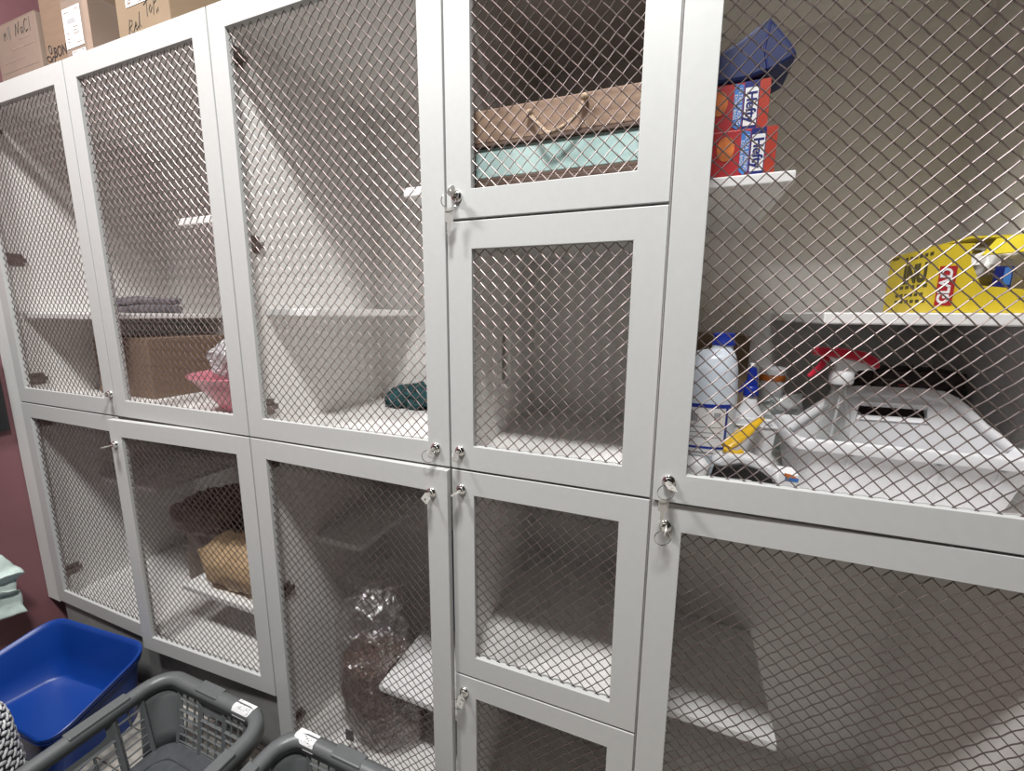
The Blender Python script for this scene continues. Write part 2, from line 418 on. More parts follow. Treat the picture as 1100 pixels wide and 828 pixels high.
cab_c_lo = make_cabinet('mesh_door_cabinet', XBC, XCD, ZB2, ZM, 'wide mesh cabinet holding a clear bag of brown pellets', WIDE,
    [dict(x0=XBC, x1=XCD, hinge='L', lock=(-.0455, -.062), key=dict(key='square', ang=-.6, tilt=.25), hinges=(-.09, -.531, -1.015), open=math.radians(1.2), ph=(.003, .004))],
    shelves=[(c0, -.458, .19, BACK - .002, -.426, -.405), (-.338, c1, .105, BACK - .002, -.835, -.813)])
d0, d1 = XCD + TP, XDE - TP
lk1 = make_cabinet('mesh_door_locker', XCD, XDE, Z12, ZT, 'narrow mesh locker holding stacked wooden trays, a spare key hanging from it', SMALL,
    [dict(x0=XCD, x1=XDE, hinge='R', lock=(.027, .601), key=dict(key='bow', ang=.5, tilt=-.3, ring=True, dangle=True), ph=(.025, .003))])
lk2 = make_cabinet('mesh_door_locker', XCD, XDE, ZM, Z12, 'empty narrow mesh locker with an oval finger pull inside', SMALL,
    [dict(x0=XCD, x1=XDE, hinge='R', lock=(.026, .046), key=dict(key='bow', ang=-.4, tilt=.35), ph=(.0, .003))])
lk3 = make_cabinet('mesh_door_locker', XCD, XDE, Z34, ZM, 'empty narrow mesh locker below the one with the finger pull', SMALL,
    [dict(x0=XCD, x1=XDE, hinge='R', lock=(.0275, -.048), key=dict(key='bow', ang=PI / 2 - .45, tilt=0), ph=(.004, .004))])
lk4 = make_cabinet('mesh_door_locker', XCD, XDE, ZB2, Z34, 'empty narrow mesh locker at the foot of its column', SMALL,
    [dict(x0=XCD, x1=XDE, hinge='R', lock=(.0275, -.599), key=dict(key='square', ang=-.7, tilt=.3, ring=True), ph=(.012, .004))])
e0, e1 = XDE + TP, XEF - TP
cab_e_up = make_cabinet('mesh_door_cabinet', XDE, XEF, ZM, ZT, 'wide mesh cabinet packed with cleaning supplies and bag cartons', WIDE,
    [dict(x0=XDE, x1=XEF, hinge='R', lock=(.480, .046), key=dict(key='square', ang=-1.15, tilt=.3, ring=True, dangle=True), open=math.radians(.65), ph=(.017, .002))],
    shelves=[(e0, .655, .10, BACK - .002, .596, .616), (.724, e1, .10, BACK - .002, .345, .366)])
cab_e_lo = make_cabinet('mesh_door_cabinet', XDE, XEF, ZB2, ZM, 'wide empty mesh cabinet with one step shelf, below the cleaning supplies', WIDE,
    [dict(x0=XDE, x1=XEF, hinge='R', lock=(.480, -.050), key=dict(key='bow', ang=0.1, tilt=-.2, ring=True), ph=(.008, .006))],
    shelves=[(e0, .765, .19, BACK - .002, -.672, -.650)])

# oval pull plate on the left wall inside locker two
L = Vector((XCD, 0, ZM))
def stadium(cy, cz, hw, hh, n=10):
    p = []
    for i in range(n + 1):
        a = PI * i / n; p.append((cy + hw * math.cos(a), cz + hh - hw + hw * math.sin(a)))
    for i in range(n + 1):
        a = PI + PI * i / n; p.append((cy + hw * math.cos(a), cz - hh + hw + hw * math.sin(a)))
    return p
pl = link('pull_plate', MB().box(d0, d0 + .003, .217, .39, .10, .339), LAMIN, lk2, L, bevel=.001)
ring = MB(); ring.tube([(d0 + .004, y, z) for y, z in stadium(.296, .236, .036, .083)], .006, 8, closed=True)
link('pull_rim', ring, LAMIN, pl, L, smooth=True)
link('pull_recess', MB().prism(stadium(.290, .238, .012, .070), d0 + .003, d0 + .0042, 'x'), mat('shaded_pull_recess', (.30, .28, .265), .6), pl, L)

# plinth, filler
tag(link('plinth', MB().box(XA + .01, XBC - .001, .014, .034, FZ + .0005, ZB - .0005).box(XBC - .001, XEF, .024, .044, FZ + .0005, ZB2 - .0005), KICK, bevel=.001), 'recessed plinth running under the mesh cabinets, shade put into its grey', 'plinth')
tag(link('filler_panel', MB().box(-2.052, XA - .0015, .004, .022, ZB - .012, ZT), FILL, bevel=.001), 'narrow grey filler strip between the cabinets and maroon wall', 'filler panel')

# ------------------------------------------------------------------ cartons on top of the cabinets
TZ = ZT + .0005
def carton(x0, x1, y0, y1, h, m, label, flaps=True, tapex=None):
    L = Vector(((x0 + x1) / 2, (y0 + y1) / 2, TZ)); t = thing('cardboard_box', L, label, 'box', 'cardboard boxes on top of the cabinets')
    link('body', MB().box(x0, x1, y0, y1, TZ, TZ + h), m, t, L, bevel=.003)
    if tapex is not None:
        link('tape', MB().box(tapex - .024, tapex + .024, y0 - .0006, y1 + .0006, TZ + h - .05, TZ + h + .0006), TAPE, t, L)
    fl = MB()   # the two top flaps meet in a seam
    ym = (y0 + y1) / 2
    fl.box(x0 + .001, x1 - .001, y0 + .001, ym - .001, TZ + h, TZ + h + .003); fl.box(x0 + .001, x1 - .001, ym + .001, y1 - .001, TZ + h, TZ + h + .003)
    link('flap', fl, m, t, L)
    return t, L

t, L = carton(-2.045, -1.752, .15, .50, .312, CARDP, 'cardboard box with handwritten NaCl in black marker, nearest the maroon wall')
ux, uz = (1, 0, 0), (0, 0, 1)
o = (-1.895, .1495, 1.366)
def sc(ls, s, dx=0, dz=0): return [[(a * s + dx, b * s + dz) for a, b in l] for l in ls]
NaCl = [[(0, 0), (.25, .9), (.45, .1), (.75, 1)], [(1.25, .45), (1.0, .5), (.9, .2), (1.05, .03), (1.25, .2), (1.28, .5), (1.35, .0)], [(2.1, .85), (1.85, 1.0), (1.6, .7), (1.55, .3), (1.75, .02), (2.1, .15)], [(2.45, 1.05), (2.42, 0)]]
strokes('handwriting', sc(NaCl, .042), INK, t, L, o, ux, uz, .0011)
strokes('handwriting', sc([[(-1.9, 0), (-1.85, .6), (-1.7, .3), (-1.55, .6), (-1.5, .05)], [(-1.2, .95), (-1.0, -.1)], [(-.9, .95), (-.85, 0)]], .042), INK, t, L, o, ux, uz, .0011)
pr_ = MB()
for zz, xa, xb in ((1.352, -1.88, -1.80), (1.325, -1.93, -1.775), (1.29, -2.0, -1.85), (1.258, -2.03, -1.77), (1.235, -1.88, -1.79), (1.205, -2.02, -1.98), (1.150, -1.86, -1.77)):
    n = max(1, int((xb - xa) / .012))
    if abs(zz - 1.258) < .001: pr_.box(xa, xb, .1494, .1499, zz, zz + .0012); continue
    for q in range(n):
        pr_.box(xa + q * (xb - xa) / n, xa + (q + .72) * (xb - xa) / n, .1494, .1499, zz, zz + random.uniform(.005, .009))
link('printing', pr_, PRINT, t, L)

t, L = carton(-1.745, -1.412, .162, .50, .40, CARD, 'tall cardboard box printed with a black three-leaf logo, behind its neighbours')
text_part('lettering', 'BON', INK, t, L, (-1.652, .1612, 1.276), .048, sx=.8)
lg = MB()
for cx, cz, an in ((-1.712, 1.292, .3), (-1.726, 1.264, 1.2), (-1.700, 1.254, -.3)):
    lg.tube([(cx + .0085 * math.cos(a) * math.cos(an) - .014 * math.sin(a) * math.sin(an), .1612, cz + .0085 * math.cos(a) * math.sin(an) + .014 * math.sin(a) * math.cos(an)) for a in [2 * PI * i / 24 for i in range(24)]], .0014, 5, closed=True)
link('printed_logo', lg, INK, t, L)
link('printing', MB().box(-1.67, -1.50, .1612, .1618, 1.236, 1.241), PRINT, t, L)

t, L = carton(-1.400, -1.257, .06, .40, .205, CARDP, 'narrow cardboard box with two white shipping labels on its end')
link('edge_tape', MB().box(-1.285, -1.2565, .0592, .0598, TZ, TZ + .205), TAPE, t, L)
def shipping_label(x0, x1, z0, z1, y, t, L):
    lb = link('shipping_label', MB().box(x0, x1, y - .0009, y, z0, z1), PAPER, t, L)
    h = z1 - z0; w = x1 - x0
    link('barcode', MB().box(x0 + .22 * w, x0 + .72 * w, y - .0013, y - .0009, z0 + .60 * h, z0 + .72 * h), GREYPRINT, lb, L)
    m = MB()
    for q, (a, b, zz) in enumerate(((.05, .35, .88), (.7, .92, .9), (.08, .3, .36), (.5, .8, .48), (.5, .75, .40), (.5, .85, .32), (.08, .28, .22), (.08, .26, .15), (.6, .9, .08))):
        m.box(x0 + a * w, x0 + b * w, y - .0013, y - .0009, z0 + zz * h, z0 + zz * h + .0028)
    link('label_print', m, PRINT, lb, L)
shipping_label(-1.393, -1.300, 1.178, 1.288, .0596, t, L)
shipping_label(-1.368, -1.297, TZ + .012, 1.168, .0596, t, L)

t, L = carton(-1.125, -.890, .06, .40, .30, CARDD, 'cardboard box with handwritten Rel Top in black marker and a white label')
RT = [[(0, 0), (.25, 1.0), (.55, .85), (.5, .6), (.15, .5), (.55, 0), (.8, .35), (.95, .6), (1.05, .4), (.85, .3), (.95, .05), (1.2, .2)], [(1.25, 0), (1.45, 1.0), (1.35, .2), (1.55, .0)],
      [(2.0, 1.15), (2.6, 1.3)], [(2.35, 1.2), (2.3, .3)], [(2.7, .35), (2.55, .6), (2.75, .85), (2.9, .6), (2.7, .35)], [(3.0, .1), (3.2, 1.2), (3.45, 1.25), (3.4, .8), (3.1, .7)], [(3.35, .0), (3.4, .25)], [(3.5, .05), (3.55, .3)]]
strokes('handwriting', sc(RT, .040), INK, t, L, (-1.078, .0595, 1.150), (1, 0, .25), (0, 0, 1), .0009)
shipping_label(-1.075, -.985, 1.225, 1.262, .0596, t, L)

# ------------------------------------------------------------------ small helpers for soft things
def crumple(p, amp, freq, seed=0.0):
    q = Vector(p) * freq + Vector((seed, seed * 1.7, seed * .3))
    n = noise.noise_vector(q) + .5 * noise.noise_vector(q * 2.3)
    return Vector(p) + n * amp

# ------------------------------------------------------------------ double cabinet, upper: box, bowl, cloth, cup
zf = ZM + TP + .0005
L = Vector((-1.63, .35, zf)); t = thing('cardboard_box', L, 'plain brown cardboard box on the cabinet floor, beside the pink bowl', 'box')
link('body', MB().box(-1.82, -1.448, .195, .52, zf, zf + .235), CARD, t, L, bevel=.003)
link('flap', MB().box(-1.818, -1.450, .197, .357, zf + .2355, zf + .239).box(-1.818, -1.450, .359, .518, zf + .2355, zf + .239), CARD, t, L)

L = Vector((-.945, .235, zf)); t = thing('pink_bowl', L, 'pink plastic bowl heaped with a white plastic bag, behind the mesh', 'bowl')
link('bowl_shell', MB().lathe([(.085, 0), (.09, .002), (.125, .05), (.165, .105), (.183, .128), (.190, .130), (.188, .134), (.178, .130), (.16, .105), (.12, .055), (.08, .008)], L, 40), PINK, t, L, smooth=True)
t2 = tag(link('plastic_bag', MB().blob((-.945, .235, .192), .125, .12, .085, 56, 32, 1, lambda d, p: crumple(p, .030, 15, 3)), FILMW, None, (-.945, .24, .16)), 'crumpled white plastic bag lying in the pink bowl', 'bag')
t2.location = (-.945, .24, .16)

def fold_cloth(name, x0, x1, y0, y1, z0, n, dz, m, label, cat, seed):
    L = Vector(((x0 + x1) / 2, (y0 + y1) / 2, z0)); mb = MB()
    t = thing(name, L, label, cat)
    for k in range(n):
        sx = random.uniform(0, .03); mb = MB()
        def fn(d, p): q = crumple(p, .012, 9, seed + k); return Vector((q.x, q.y, max(q.z, z0)))
        mb.blob(((x0 + x1) / 2 + sx, (y0 + y1) / 2, z0 + dz * (k + .62)), (x1 - x0) / 2, (y1 - y0) / 2, dz * .56, 36, 10, .45, fn)
        link('fold', mb, m, t, L, smooth=True)
    return t
fold_cloth('folded_blanket', -1.80, -1.60, .22, .44, .352, 2, .030, CLOTHDK, 'slate grey folded blanket on the step shelf above the brown box', 'blanket', 2)
L = Vector((-.96, .26, .6505)); t = thing('plastic_cup', L, 'small clear plastic cup lying on the high step shelf', 'cup')
link('cup_wall', MB().lathe([(.026, -.04), (.034, .045), (.032, .045), (.024, -.038)], (-.985, .26, .686), 24, axis='x', cap=False), FILMW, t, L, smooth=True)
link('cup_rim', MB().tube([(-.94, .26 + .034 * math.cos(a), .686 + .034 * math.sin(a)) for a in [2 * PI * i / 24 for i in range(24)]], .0018, 6, closed=True), WHITEP, t, L, smooth=True)

# ------------------------------------------------------------------ double cabinet, lower: paper bags
zl = ZB + TP + .0005
def bag_fn(cx, cy, zb, zt, amp, freq, seed):
    def fn(d, p):
        q = crumple(p, amp, freq, seed)
        return Vector((q.x, q.y, max(q.z, zb)))
    return fn
L = Vector((-1.45, .40, zl)); t = thing('brown_paper_bag', L, 'tall dark brown bag with a rolled crumpled top, behind the tan bag', 'bag')
mb = MB(); nu, nv = 60, 26
def bagwall(u, v):
    a = 2 * PI * u; s = lambda q: math.copysign(abs(q) ** .55, q)
    k = 1 - .10 * v
    p = Vector((-1.445 + .185 * k * s(math.cos(a)), .42 + .13 * k * s(math.sin(a)), zl + .31 * v))
    q = crumple(p, .010 * (.3 + v), 16, 5); return Vector((q.x, q.y, max(zl, q.z)))
mb.grid(bagwall, nu, nv)
link('bag_body', mb, BROWNBAG, t, L, smooth=True, weld=True)
top = MB().blob((-1.41, .385, zl + .345), .235, .155, .085, 90, 44, .8, lambda d, p: crumple(p, .022, 24, 9) + Vector((0, 0, .20 * (p.x + 1.41))))
link('rolled_top', top, BROWNBAG, t, L, smooth=True)
zs = -.670 + .0005
L = Vector((-.93, .26, zs)); t = thing('kraft_paper_bag', L, 'plump tan paper bag lying on the white step shelf', 'bag')
def tan_fn(d, p):
    q = crumple(p, .012, 19, 21); q.z += .13 * (p.x + .97) - .01; q.x = min(q.x, i1 - .004)
    e = max(0, -(d.x) - .55); q.z += e * .10
    return Vector((q.x, q.y, max(q.z, zs)))
link('bag_body', MB().blob((-.975, .225, zs + .090), .255, .135, .092, 70, 34, .85, tan_fn), TANBAG, t, L, smooth=True)
fold = MB(); fold.grid(lambda u, v: crumple(Vector((-1.205 - .030 * v, .15 + .15 * u, zs + .035 + .065 * v)), .01, 20, 4), 16, 5)
link('folded_end', fold, TANBAG, t, L, smooth=True, solid=.003)

# ------------------------------------------------------------------ middle cabinet, upper: teal cloth
L = Vector((-.42, .50, zf))
o = tag(link('crumpled_cloth', MB().blob((-.40, .49, zf + .030), .16, .075, .052, 48, 24, .9, lambda d, p: (lambda q: Vector((q.x, min(q.y, BACK - .003), max(q.z, zf))))(crumple(p, .028, 16, 6) + Vector((0, 0, .22 * (p.x + .42))))), TEAL, None, L, smooth=True), 'dark teal crumpled cloth lying at the back of the bare cabinet', 'cloth'); o.location = L

# ------------------------------------------------------------------ middle cabinet, lower: bag of pellets, blue bag
zc = ZB2 + TP + .0005
PY = .215
L = Vector((-.40, PY, zc)); t = thing('pellet_bag', L, 'big clear plastic bag half full of brown pellets, standing on the cabinet floor', 'bag')
def profile(v):      # centre x, half width, half depth by height
    ks = [(0, -.385, .125, .10), (.08, -.390, .150, .12), (.3, -.415, .150, .125), (.5, -.435, .118, .115), (.75, -.450, .108, .105), (.88, -.430, .095, .085), (.96, -.41, .06, .05), (1, -.405, .035, .03)]
    for a, b in zip(ks, ks[1:]):
        if v <= b[0]:
            f = (v - a[0]) / (b[0] - a[0]); return [a[i] + f * (b[i] - a[i]) for i in (1, 2, 3)]
    return ks[-1][1:]
def bagpt(u, v, grow, h, amp, fr, sd):
    cx, w, d = profile(v); a = 2 * PI * u
    p = Vector((cx + (w + grow) * math.cos(a), PY + (d + grow) * math.sin(a), zc + h * v))
    q = crumple(p, amp, fr, sd)
    if -.85 < q.z < -.79: q.x = min(q.x, -.342)
    return Vector((q.x, q.y, max(q.z, zc)))
HB = .535; FV = .52
mb = MB(); mb.grid(lambda u, v: bagpt(u, v * FV, -.005, HB, .008, 12, 3), 56, 26)
mb.grid(lambda u, v: (lambda e: Vector((profile(FV)[0] + (e.x - profile(FV)[0]) * (1 - v), PY + (e.y - PY) * (1 - v), e.z + .03 * v)))(bagpt(u, FV, -.005, HB, .008, 12, 3)), 56, 6)
link('pellets', mb, PELLET, t, L, smooth=True, weld=True)
mb = MB(); mb.grid(lambda u, v: bagpt(u, v, .005, HB, .005 + .022 * v, 17, 8), 90, 60)
link('bag_film', mb, FILM, t, L, smooth=True, weld=True)
link('bag_label', MB().grid(lambda u, v: Vector((-.462 + .045 * u, PY - .137 - .012 * u, zc + .050 + .04 * v + .02 * u)), 4, 3), BLACK, t, L, solid=.001)
tie = MB(); tie.grid(lambda u, v: (lambda a: crumple(Vector((-.405 + (.03 + .075 * v) * math.cos(a), PY + (.026 + .06 * v) * math.sin(a), zc + HB - .004 + .055 * v)), .02 * v, 25, 4))(2 * PI * u), 60, 8)
link('gathered_top', tie, FILM, t, L, smooth=True)
zb_ = -.813 + .0005
L = Vector((-.185, .44, zb_)); t = thing('blue_packet', L, 'dark blue printed packet standing on a shelf behind the clear pellet bag', 'packet')
link('packet_body', MB().blob((-.178, .44, zb_ + .185), .135, .085, .185, 40, 22, .6, lambda d, p: (lambda q: Vector((min(q.x, c1 - .002), q.y, max(q.z, zb_))))(crumple(p, .012, 14, 2))), NAVYB, t, L, smooth=True)
link('red_print', MB().grid(lambda u, v: Vector((-.29 + .09 * u, .352 + .006 * abs(u - .5), -.66 + .05 * v)), 6, 3), RED, t, L, solid=.002)

# ------------------------------------------------------------------ locker one: trays
z1 = Z12 + TP + .0005
def tray(x0, x1, y0, y1, za, zb, m, label, rope=False, slot=False):
    L = Vector(((x0 + x1) / 2, (y0 + y1) / 2, za)); t = thing('wooden_tray', L, label, 'tray', 'wooden trays stacked in the locker')
    w = .012
    link('front_board', MB().box(x0, x1, y0, y0 + w, za + .008, zb), m, t, L, bevel=.002)
    link('back_board', MB().box(x0, x1, y1 - w, y1, za + .008, zb), m, t, L, bevel=.002)
    link('end_board', MB().box(x0, x0 + w, y0 + w, y1 - w, za + .008, zb), m, t, L, bevel=.002)
    link('end_board', MB().box(x1 - w, x1, y0 + w, y1 - w, za + .008, zb), m, t, L, bevel=.002)
    link('base_board', MB().box(x0, x1, y0, y1, za, za + .008), WOODDK, t, L, bevel=.0015)
    if rope:
        n = 20; pts = []
        for i in range(n + 1):
            u = i / n; pts.append((.172 + .108 * u + .006 * math.sin(u * 9), y0 - .010 - .012 * math.sin(PI * u), zb - .026 + .012 * u - .052 * math.sin(PI * u) ** .8))
        r = MB(); r.tube(pts, .0042, 8); r.blob(pts[0], .008, .009, .008, 10, 6); r.blob(pts[-1], .008, .009, .008, 10, 6)
        r.tube([pts[0], (pts[0][0], y0 + .004, pts[0][2])], .004, 6); r.tube([pts[-1], (pts[-1][0], y0 + .004, pts[-1][2])], .004, 6)
        link('rope_handle', r, JUTE, t, L, smooth=True)
    return t
tray(.040, .425, .052, .40, z1, z1 + .073, WOODDK, 'dark brown wooden tray, lowest of the three in the locker')
tray(.044, .422, .056, .40, z1 + .0735, z1 + .141, MINTW, 'mint green painted wooden tray under the brown one')
tray(.038, .428, .050, .40, z1 + .1415, z1 + .214, WOOD, 'weathered brown wooden tray with rope handle, topmost of three', rope=True)

# ------------------------------------------------------------------ right cabinet: cartons on the high shelf
zh = .616 + .0005
def hefty(x0, x1, y0, y1, za, zb, label):
    L = Vector(((x0 + x1) / 2, (y0 + y1) / 2, za)); t = thing('bag_carton', L, label, 'box', 'red cartons on the high step shelf')
    h = zb - za; yf = y0 - .0006
    link('carton_body', MB().box(x0, x1, y0, y1, za, zb), REDB, t, L, bevel=.0015)
    link('end_stripe', MB().box(x1 - .017, x1 + .0006, y0 - .0005, y1 - .001, za + .001, zb - .001), REDO, t, L)
    link('navy_stripe', MB().box(x1 - .042, x1 - .017, y0 - .0007, y0, za + .002, zb - .001), NAVY, t, L)
    link('wordmark_plate', MB().box(x1 - .0400, x1 - .0185, y0 - .0012, y0 - .0007, za + .008, zb - .012), PAPER, t, L)
    text_part('wordmark', 'Hefty', NAVY, t, L, (x1 - .0295, y0 - .0015, za + h * .47), .0235, roll=-PI / 2, ext=.0003, sx=1.0, bold=.0006)
    pts = [(x1 - .058, za + .010), (x1 - .050, za + .003), (x1 - .043, za + .010), (x1 - .043, zb - .006), (x1 - .058, zb - .002)]
    link('blue_panel', MB().prism(pts, y0 - .0012, y0, 'y'), LBLUE, t, L)
    text_part('panel_print', 'ULTRA STRONG', PAPER, t, L, (x1 - .048, y0 - .0015, za + h * .5), .0085, roll=-PI / 2, ext=.0002)
    text_part('panel_print', 'EXTRA BAGS', PAPER, t, L, (x1 - .055, y0 - .0015, za + h * .5), .0075, roll=-PI / 2, ext=.0002)
    link('food_picture', MB().prism([(x1 - .098 + .03 * (.5 + .5 * math.cos(a)), za + h * .62 + .022 * math.sin(a)) for a in [2 * PI * i / 20 for i in range(20)]], y0 - .0008, y0, 'y'), ORNG, t, L)
    return t
hefty(.478, .621, .115, .30, zh, zh + .083, 'lower of two red cartons, standing directly on the high step shelf')
hefty(.474, .604, .125, .30, zh + .0835, zh + .168, 'upper of two red cartons, with the deep blue packet lying on it')
L = Vector((.54, .17, zh + .1685)); t = thing('blue_packet', L, 'deep blue slumped packet lying on top of the red cartons', 'packet')
mb = MB().prism([(.466, zh + .169), (.560, zh + .169), (.606, zh + .178), (.642, zh + .195), (.632, zh + .215), (.596, zh + .262), (.586, zh + .262), (.545, zh + .235), (.466, zh + .202)], .12, .24, 'y')
link('packet_body', mb, NAVYB, t, L, bevel=.006)
link('packet_seam', MB().tube([(.5935, .1185, zh + .258), (.588, .1185, zh + .215), (.596, .1185, zh + .180)], .0016, 6), NAVY, t, L)

# yellow carton on the middle step shelf
zg = .366 + .0005
L = Vector((.96, .22, zg)); t = thing('yellow_bag_carton', L, 'yellow carton torn open with white bags spilling out, on a step shelf', 'box')
x0, x1, y0, y1, za, zb = .884, 1.085, .125, .31, zg, zg + .114
mb = MB().box(x0, x0 + .003, y0 + .003, y1, za, zb).box(x0 + .003, x1 - .003, y1 - .003, y1, za, zb).box(x1 - .003, x1, y0 + .003, y1, za, zb).box(x0 + .003, x1 - .003, y0 + .003, y1 - .003, za, za + .003)
mb.prism([(x0, za), (x1, za), (x1, za + .045), (x0 + .130, za + .036), (x0 + .060, za + .045), (x0 + .042, zb - .030), (x0 + .040, zb), (x0, zb)], y0, y0 + .003, 'y')
mb.box(x0 + .003, x0 + .045, y0 + .003, y1 - .003, zb - .003, zb)
link('carton_body', mb, YEL, t, L)
lid = MB(); lid.prism([(0, 0), (.150, .012), (.150, .055), (.02, .028)], 0, .003, 'y', Matrix.Translation((x0 + .052, y0 - .004, zb - .020)) @ Matrix.Rotation(-.35, 4, 'X'))
lid.box(x0 + .05, x1, y0 + .03, y1, zb + .012, zb + .015)
link('torn_flap', lid, YELB, t, L)
link('logo_plate', MB().box(x0 + .003, x0 + .026, y0 - .0008, y0, za + .012, za + .078), REDB, t, L)
text_part('logo_lettering', 'GLAD', PAPER, t, L, (x0 + .0135, y0 - .0012, za + .045), .0215, roll=PI / 2, ext=.0003, sx=1.05, bold=.0007)
text_part('side_print', 'INU', OLIVE, t, L, (x0 - .0003, .200, za + .070), .045, rz=-PI / 2, ext=.0003, sx=1.1, bold=.0022)
mb = MB()
for k, (ya, yb_, zz) in enumerate(((.145, .25, .099), (.27, .30, .105), (.15, .28, .045), (.16, .27, .030), (.15, .27, .018))):
    n = 6
    for q in range(n): mb.box(x0 - .0005, x0, ya + q * (yb_ - ya) / n, ya + (q + .6) * (yb_ - ya) / n, za + zz, za + zz + .006)
link('small_print', mb, OLIVE, t, L)
bg = MB().blob((x0 + .108, y0 + .064, za + .070), .058, .042, .042, 56, 30, .8, lambda d, p: crumple(p, .020, 34, 3))
tw = tag(link('bag_bundle', bg, WARMW, None, (x0 + .105, y0 + .064, za + .05), smooth=True), 'crumpled white bags spilling out of the torn yellow carton', 'bags'); tw.location = (x0 + .105, y0 + .064, za + .05)
link('blue_tag', MB().box(x0 + .078, x0 + .100, y0 + .006, y0 + .009, za + .040, za + .076), NAVY, tw, Vector((x0 + .105, y0 + .064, za + .05)))
link('tag_print', MB().box(x0 + .089, x0 + .098, y0 + .0052, y0 + .006, za + .046, za + .074), LBLUE, tw, Vector((x0 + .105, y0 + .064, za + .05)))

# ------------------------------------------------------------------ right cabinet floor: cleaning supplies
L = Vector((.535, .175, zf)); t = thing('bleach_jug', L, 'large white jug with blue cap and blue-bordered label', 'jug')
mb = MB(); ks = [(0, .064, .050, 0), (.008, .069, .055, 0), (.16, .070, .056, 0), (.195, .067, .054, .002), (.235, .054, .047, .012), (.262, .036, .036, .024), (.276, .021, .021, .032), (.288, .019, .019, .034)]
def jug(u, v):
    k = v * (len(ks) - 1); i = min(int(k), len(ks) - 2); f = k - i; a = [ks[i][q] + f * (ks[i + 1][q] - ks[i][q]) for q in range(4)]
    an = 2 * PI * u; s = lambda q: math.copysign(abs(q) ** .8, q)
    return Vector((.537 + a[3] + a[1] * s(math.cos(an)), .18 + a[2] * s(math.sin(an)), zf + a[0]))
mb.grid(jug, 40, 28)
link('jug_body', mb, BLUEW, t, L, smooth=True, weld=True)
link('jug_handle', MB().tube([(.556, .18, zf + .268), (.525, .18, zf + .262), (.495, .18, zf + .245), (.482, .18, zf + .215), (.481, .18, zf + .185), (.486, .18, zf + .165)], .0095, 10), BLUEW, t, L, smooth=True)
link('cap', MB().lathe([(.0225, 0), (.0225, .006), (.021, .008), (.021, .024), (.018, .026), (.005, .026)], (.571, .18, zf + .284), 28), CAPB, t, L, smooth=True)
lab = MB(); lab.grid(lambda u, v: (lambda p: Vector((.537 + (p.x - .537) * 1.012, .18 + (p.y - .18) * 1.015, zf + .050 + .110 * v)))(jug(.52 + .335 * u, .2)), 24, 2)
lb = link('jug_label', lab, PAPER, t, L)
bd = MB()
for z0_, z1_, u0, u1 in ((.155, .163, .50, .88), (.066, .071, .50, .86), (.040, .163, .848, .862)):
    bd.grid(lambda u, v: (lambda p: Vector((.537 + (p.x - .537) * 1.022, .18 + (p.y - .18) * 1.025, zf + z0_ + (z1_ - z0_) * v)))(jug(u0 + (u1 - u0) * u, .2)), 24, 1)
link('label_border', bd, CAPB, lb, L)
bd = MB()
for a0, a1, zz, hh in ((.70, .74, .125, .016), (.79, .82, .130, .015), (.60, .83, .112, .002), (.60, .83, .100, .002), (.60, .83, .090, .002), (.60, .80, .055, .004)):
    bd.grid(lambda u, v: (lambda p: Vector((.537 + (p.x - .537) * 1.022, .18 + (p.y - .18) * 1.025, zf + zz + hh * v)))(jug(a0 + (a1 - a0) * u, .2)), 6, 1)
link('label_print', bd, GREYPRINT, lb, L)

L = Vector((.56, .45, zf)); t = thing('cardboard_box', L, 'tall brown cardboard box at the back, behind the white jug', 'box')
link('body', MB().box(.472, .648, .36, .56, zf, zf + .292), CARDD, t, L, bevel=.002)
link('flap', MB().box(.474, .646, .362, .459, zf + .2925, zf + .296).box(.474, .646, .461, .558, zf + .2925, zf + .296), CARDD, t, L)

def spray_bottle(cx, cy, scale, body_m, head_m, neck_m, label, h=.20, rot=0, w=.034):
    L = Vector((cx, cy, zf)); t = thing('spray_bottle', L, label, 'bottle')
    link('bottle_body', MB().lathe([(w * .9, 0), (w, .006), (w, h * .55), (w * .85, h * .70), (w * .45, h * .85), (w * .38, h)], L, 28, sy=.8), body_m, t, L, smooth=True)
    return t, L
t, L = spray_bottle(.648, .285, 1, WHITEP, CAPB, CAPB, 'white spray bottle with a dark blue trigger head, behind the yellow scraper', .165, w=.036)
zz = zf + .165
link('collar', MB().lathe([(.016, 0), (.016, .018), (.013, .022)], (.648, .285, zz - .004), 20), CAPB, t, L, smooth=True)
link('trigger_head', MB().prism([(-.010, .015), (.011, .015), (.012, .034), (.006, .062), (-.006, .064), (-.010, .045)], .277, .293, 'y', Matrix.Translation((.648, 0, zz))).prism([(-.028, .004), (-.022, .000), (-.006, .024), (-.010, .032)], .279, .291, 'y', Matrix.Translation((.648, 0, zz))), CAPB, t, L, bevel=.002)
link('nozzle_tip', MB().box(.641, .651, .276, .294, zz + .0645, zz + .072), WHITEP, t, L, bevel=.002)

L = Vector((.722, .462, zf)); t = thing('pill_pot', L, 'white tub with an orange band, behind the clear bag', 'tub')
link('tub_body', MB().lathe([(.028, 0), (.030, .004), (.030, .192)], L, 28), WHITEP, t, L, smooth=True)
link('orange_band', MB().lathe([(.0308, .176), (.0308, .192)], L, 28, cap=False), ORNG, t, L, smooth=True)
link('lid', MB().lathe([(.0315, .1925), (.0315, .208), (.028, .212), (.01, .212)], L, 28), WHITEP, t, L, smooth=True)

L = Vector((.73, .30, zf))
o = tag(link('clear_bag', MB().blob((.745, .385, zf + .078), .054, .036, .076, 52, 34, .9, lambda d, p: (lambda q: Vector((q.x, q.y, max(q.z, zf))))(crumple(p, .024, 24, 11))), FILMG, None, (.745, .393, zf)), 'crumpled greenish clear plastic bag behind the white caddy', 'bag'); o.location = (.740, .393, zf)

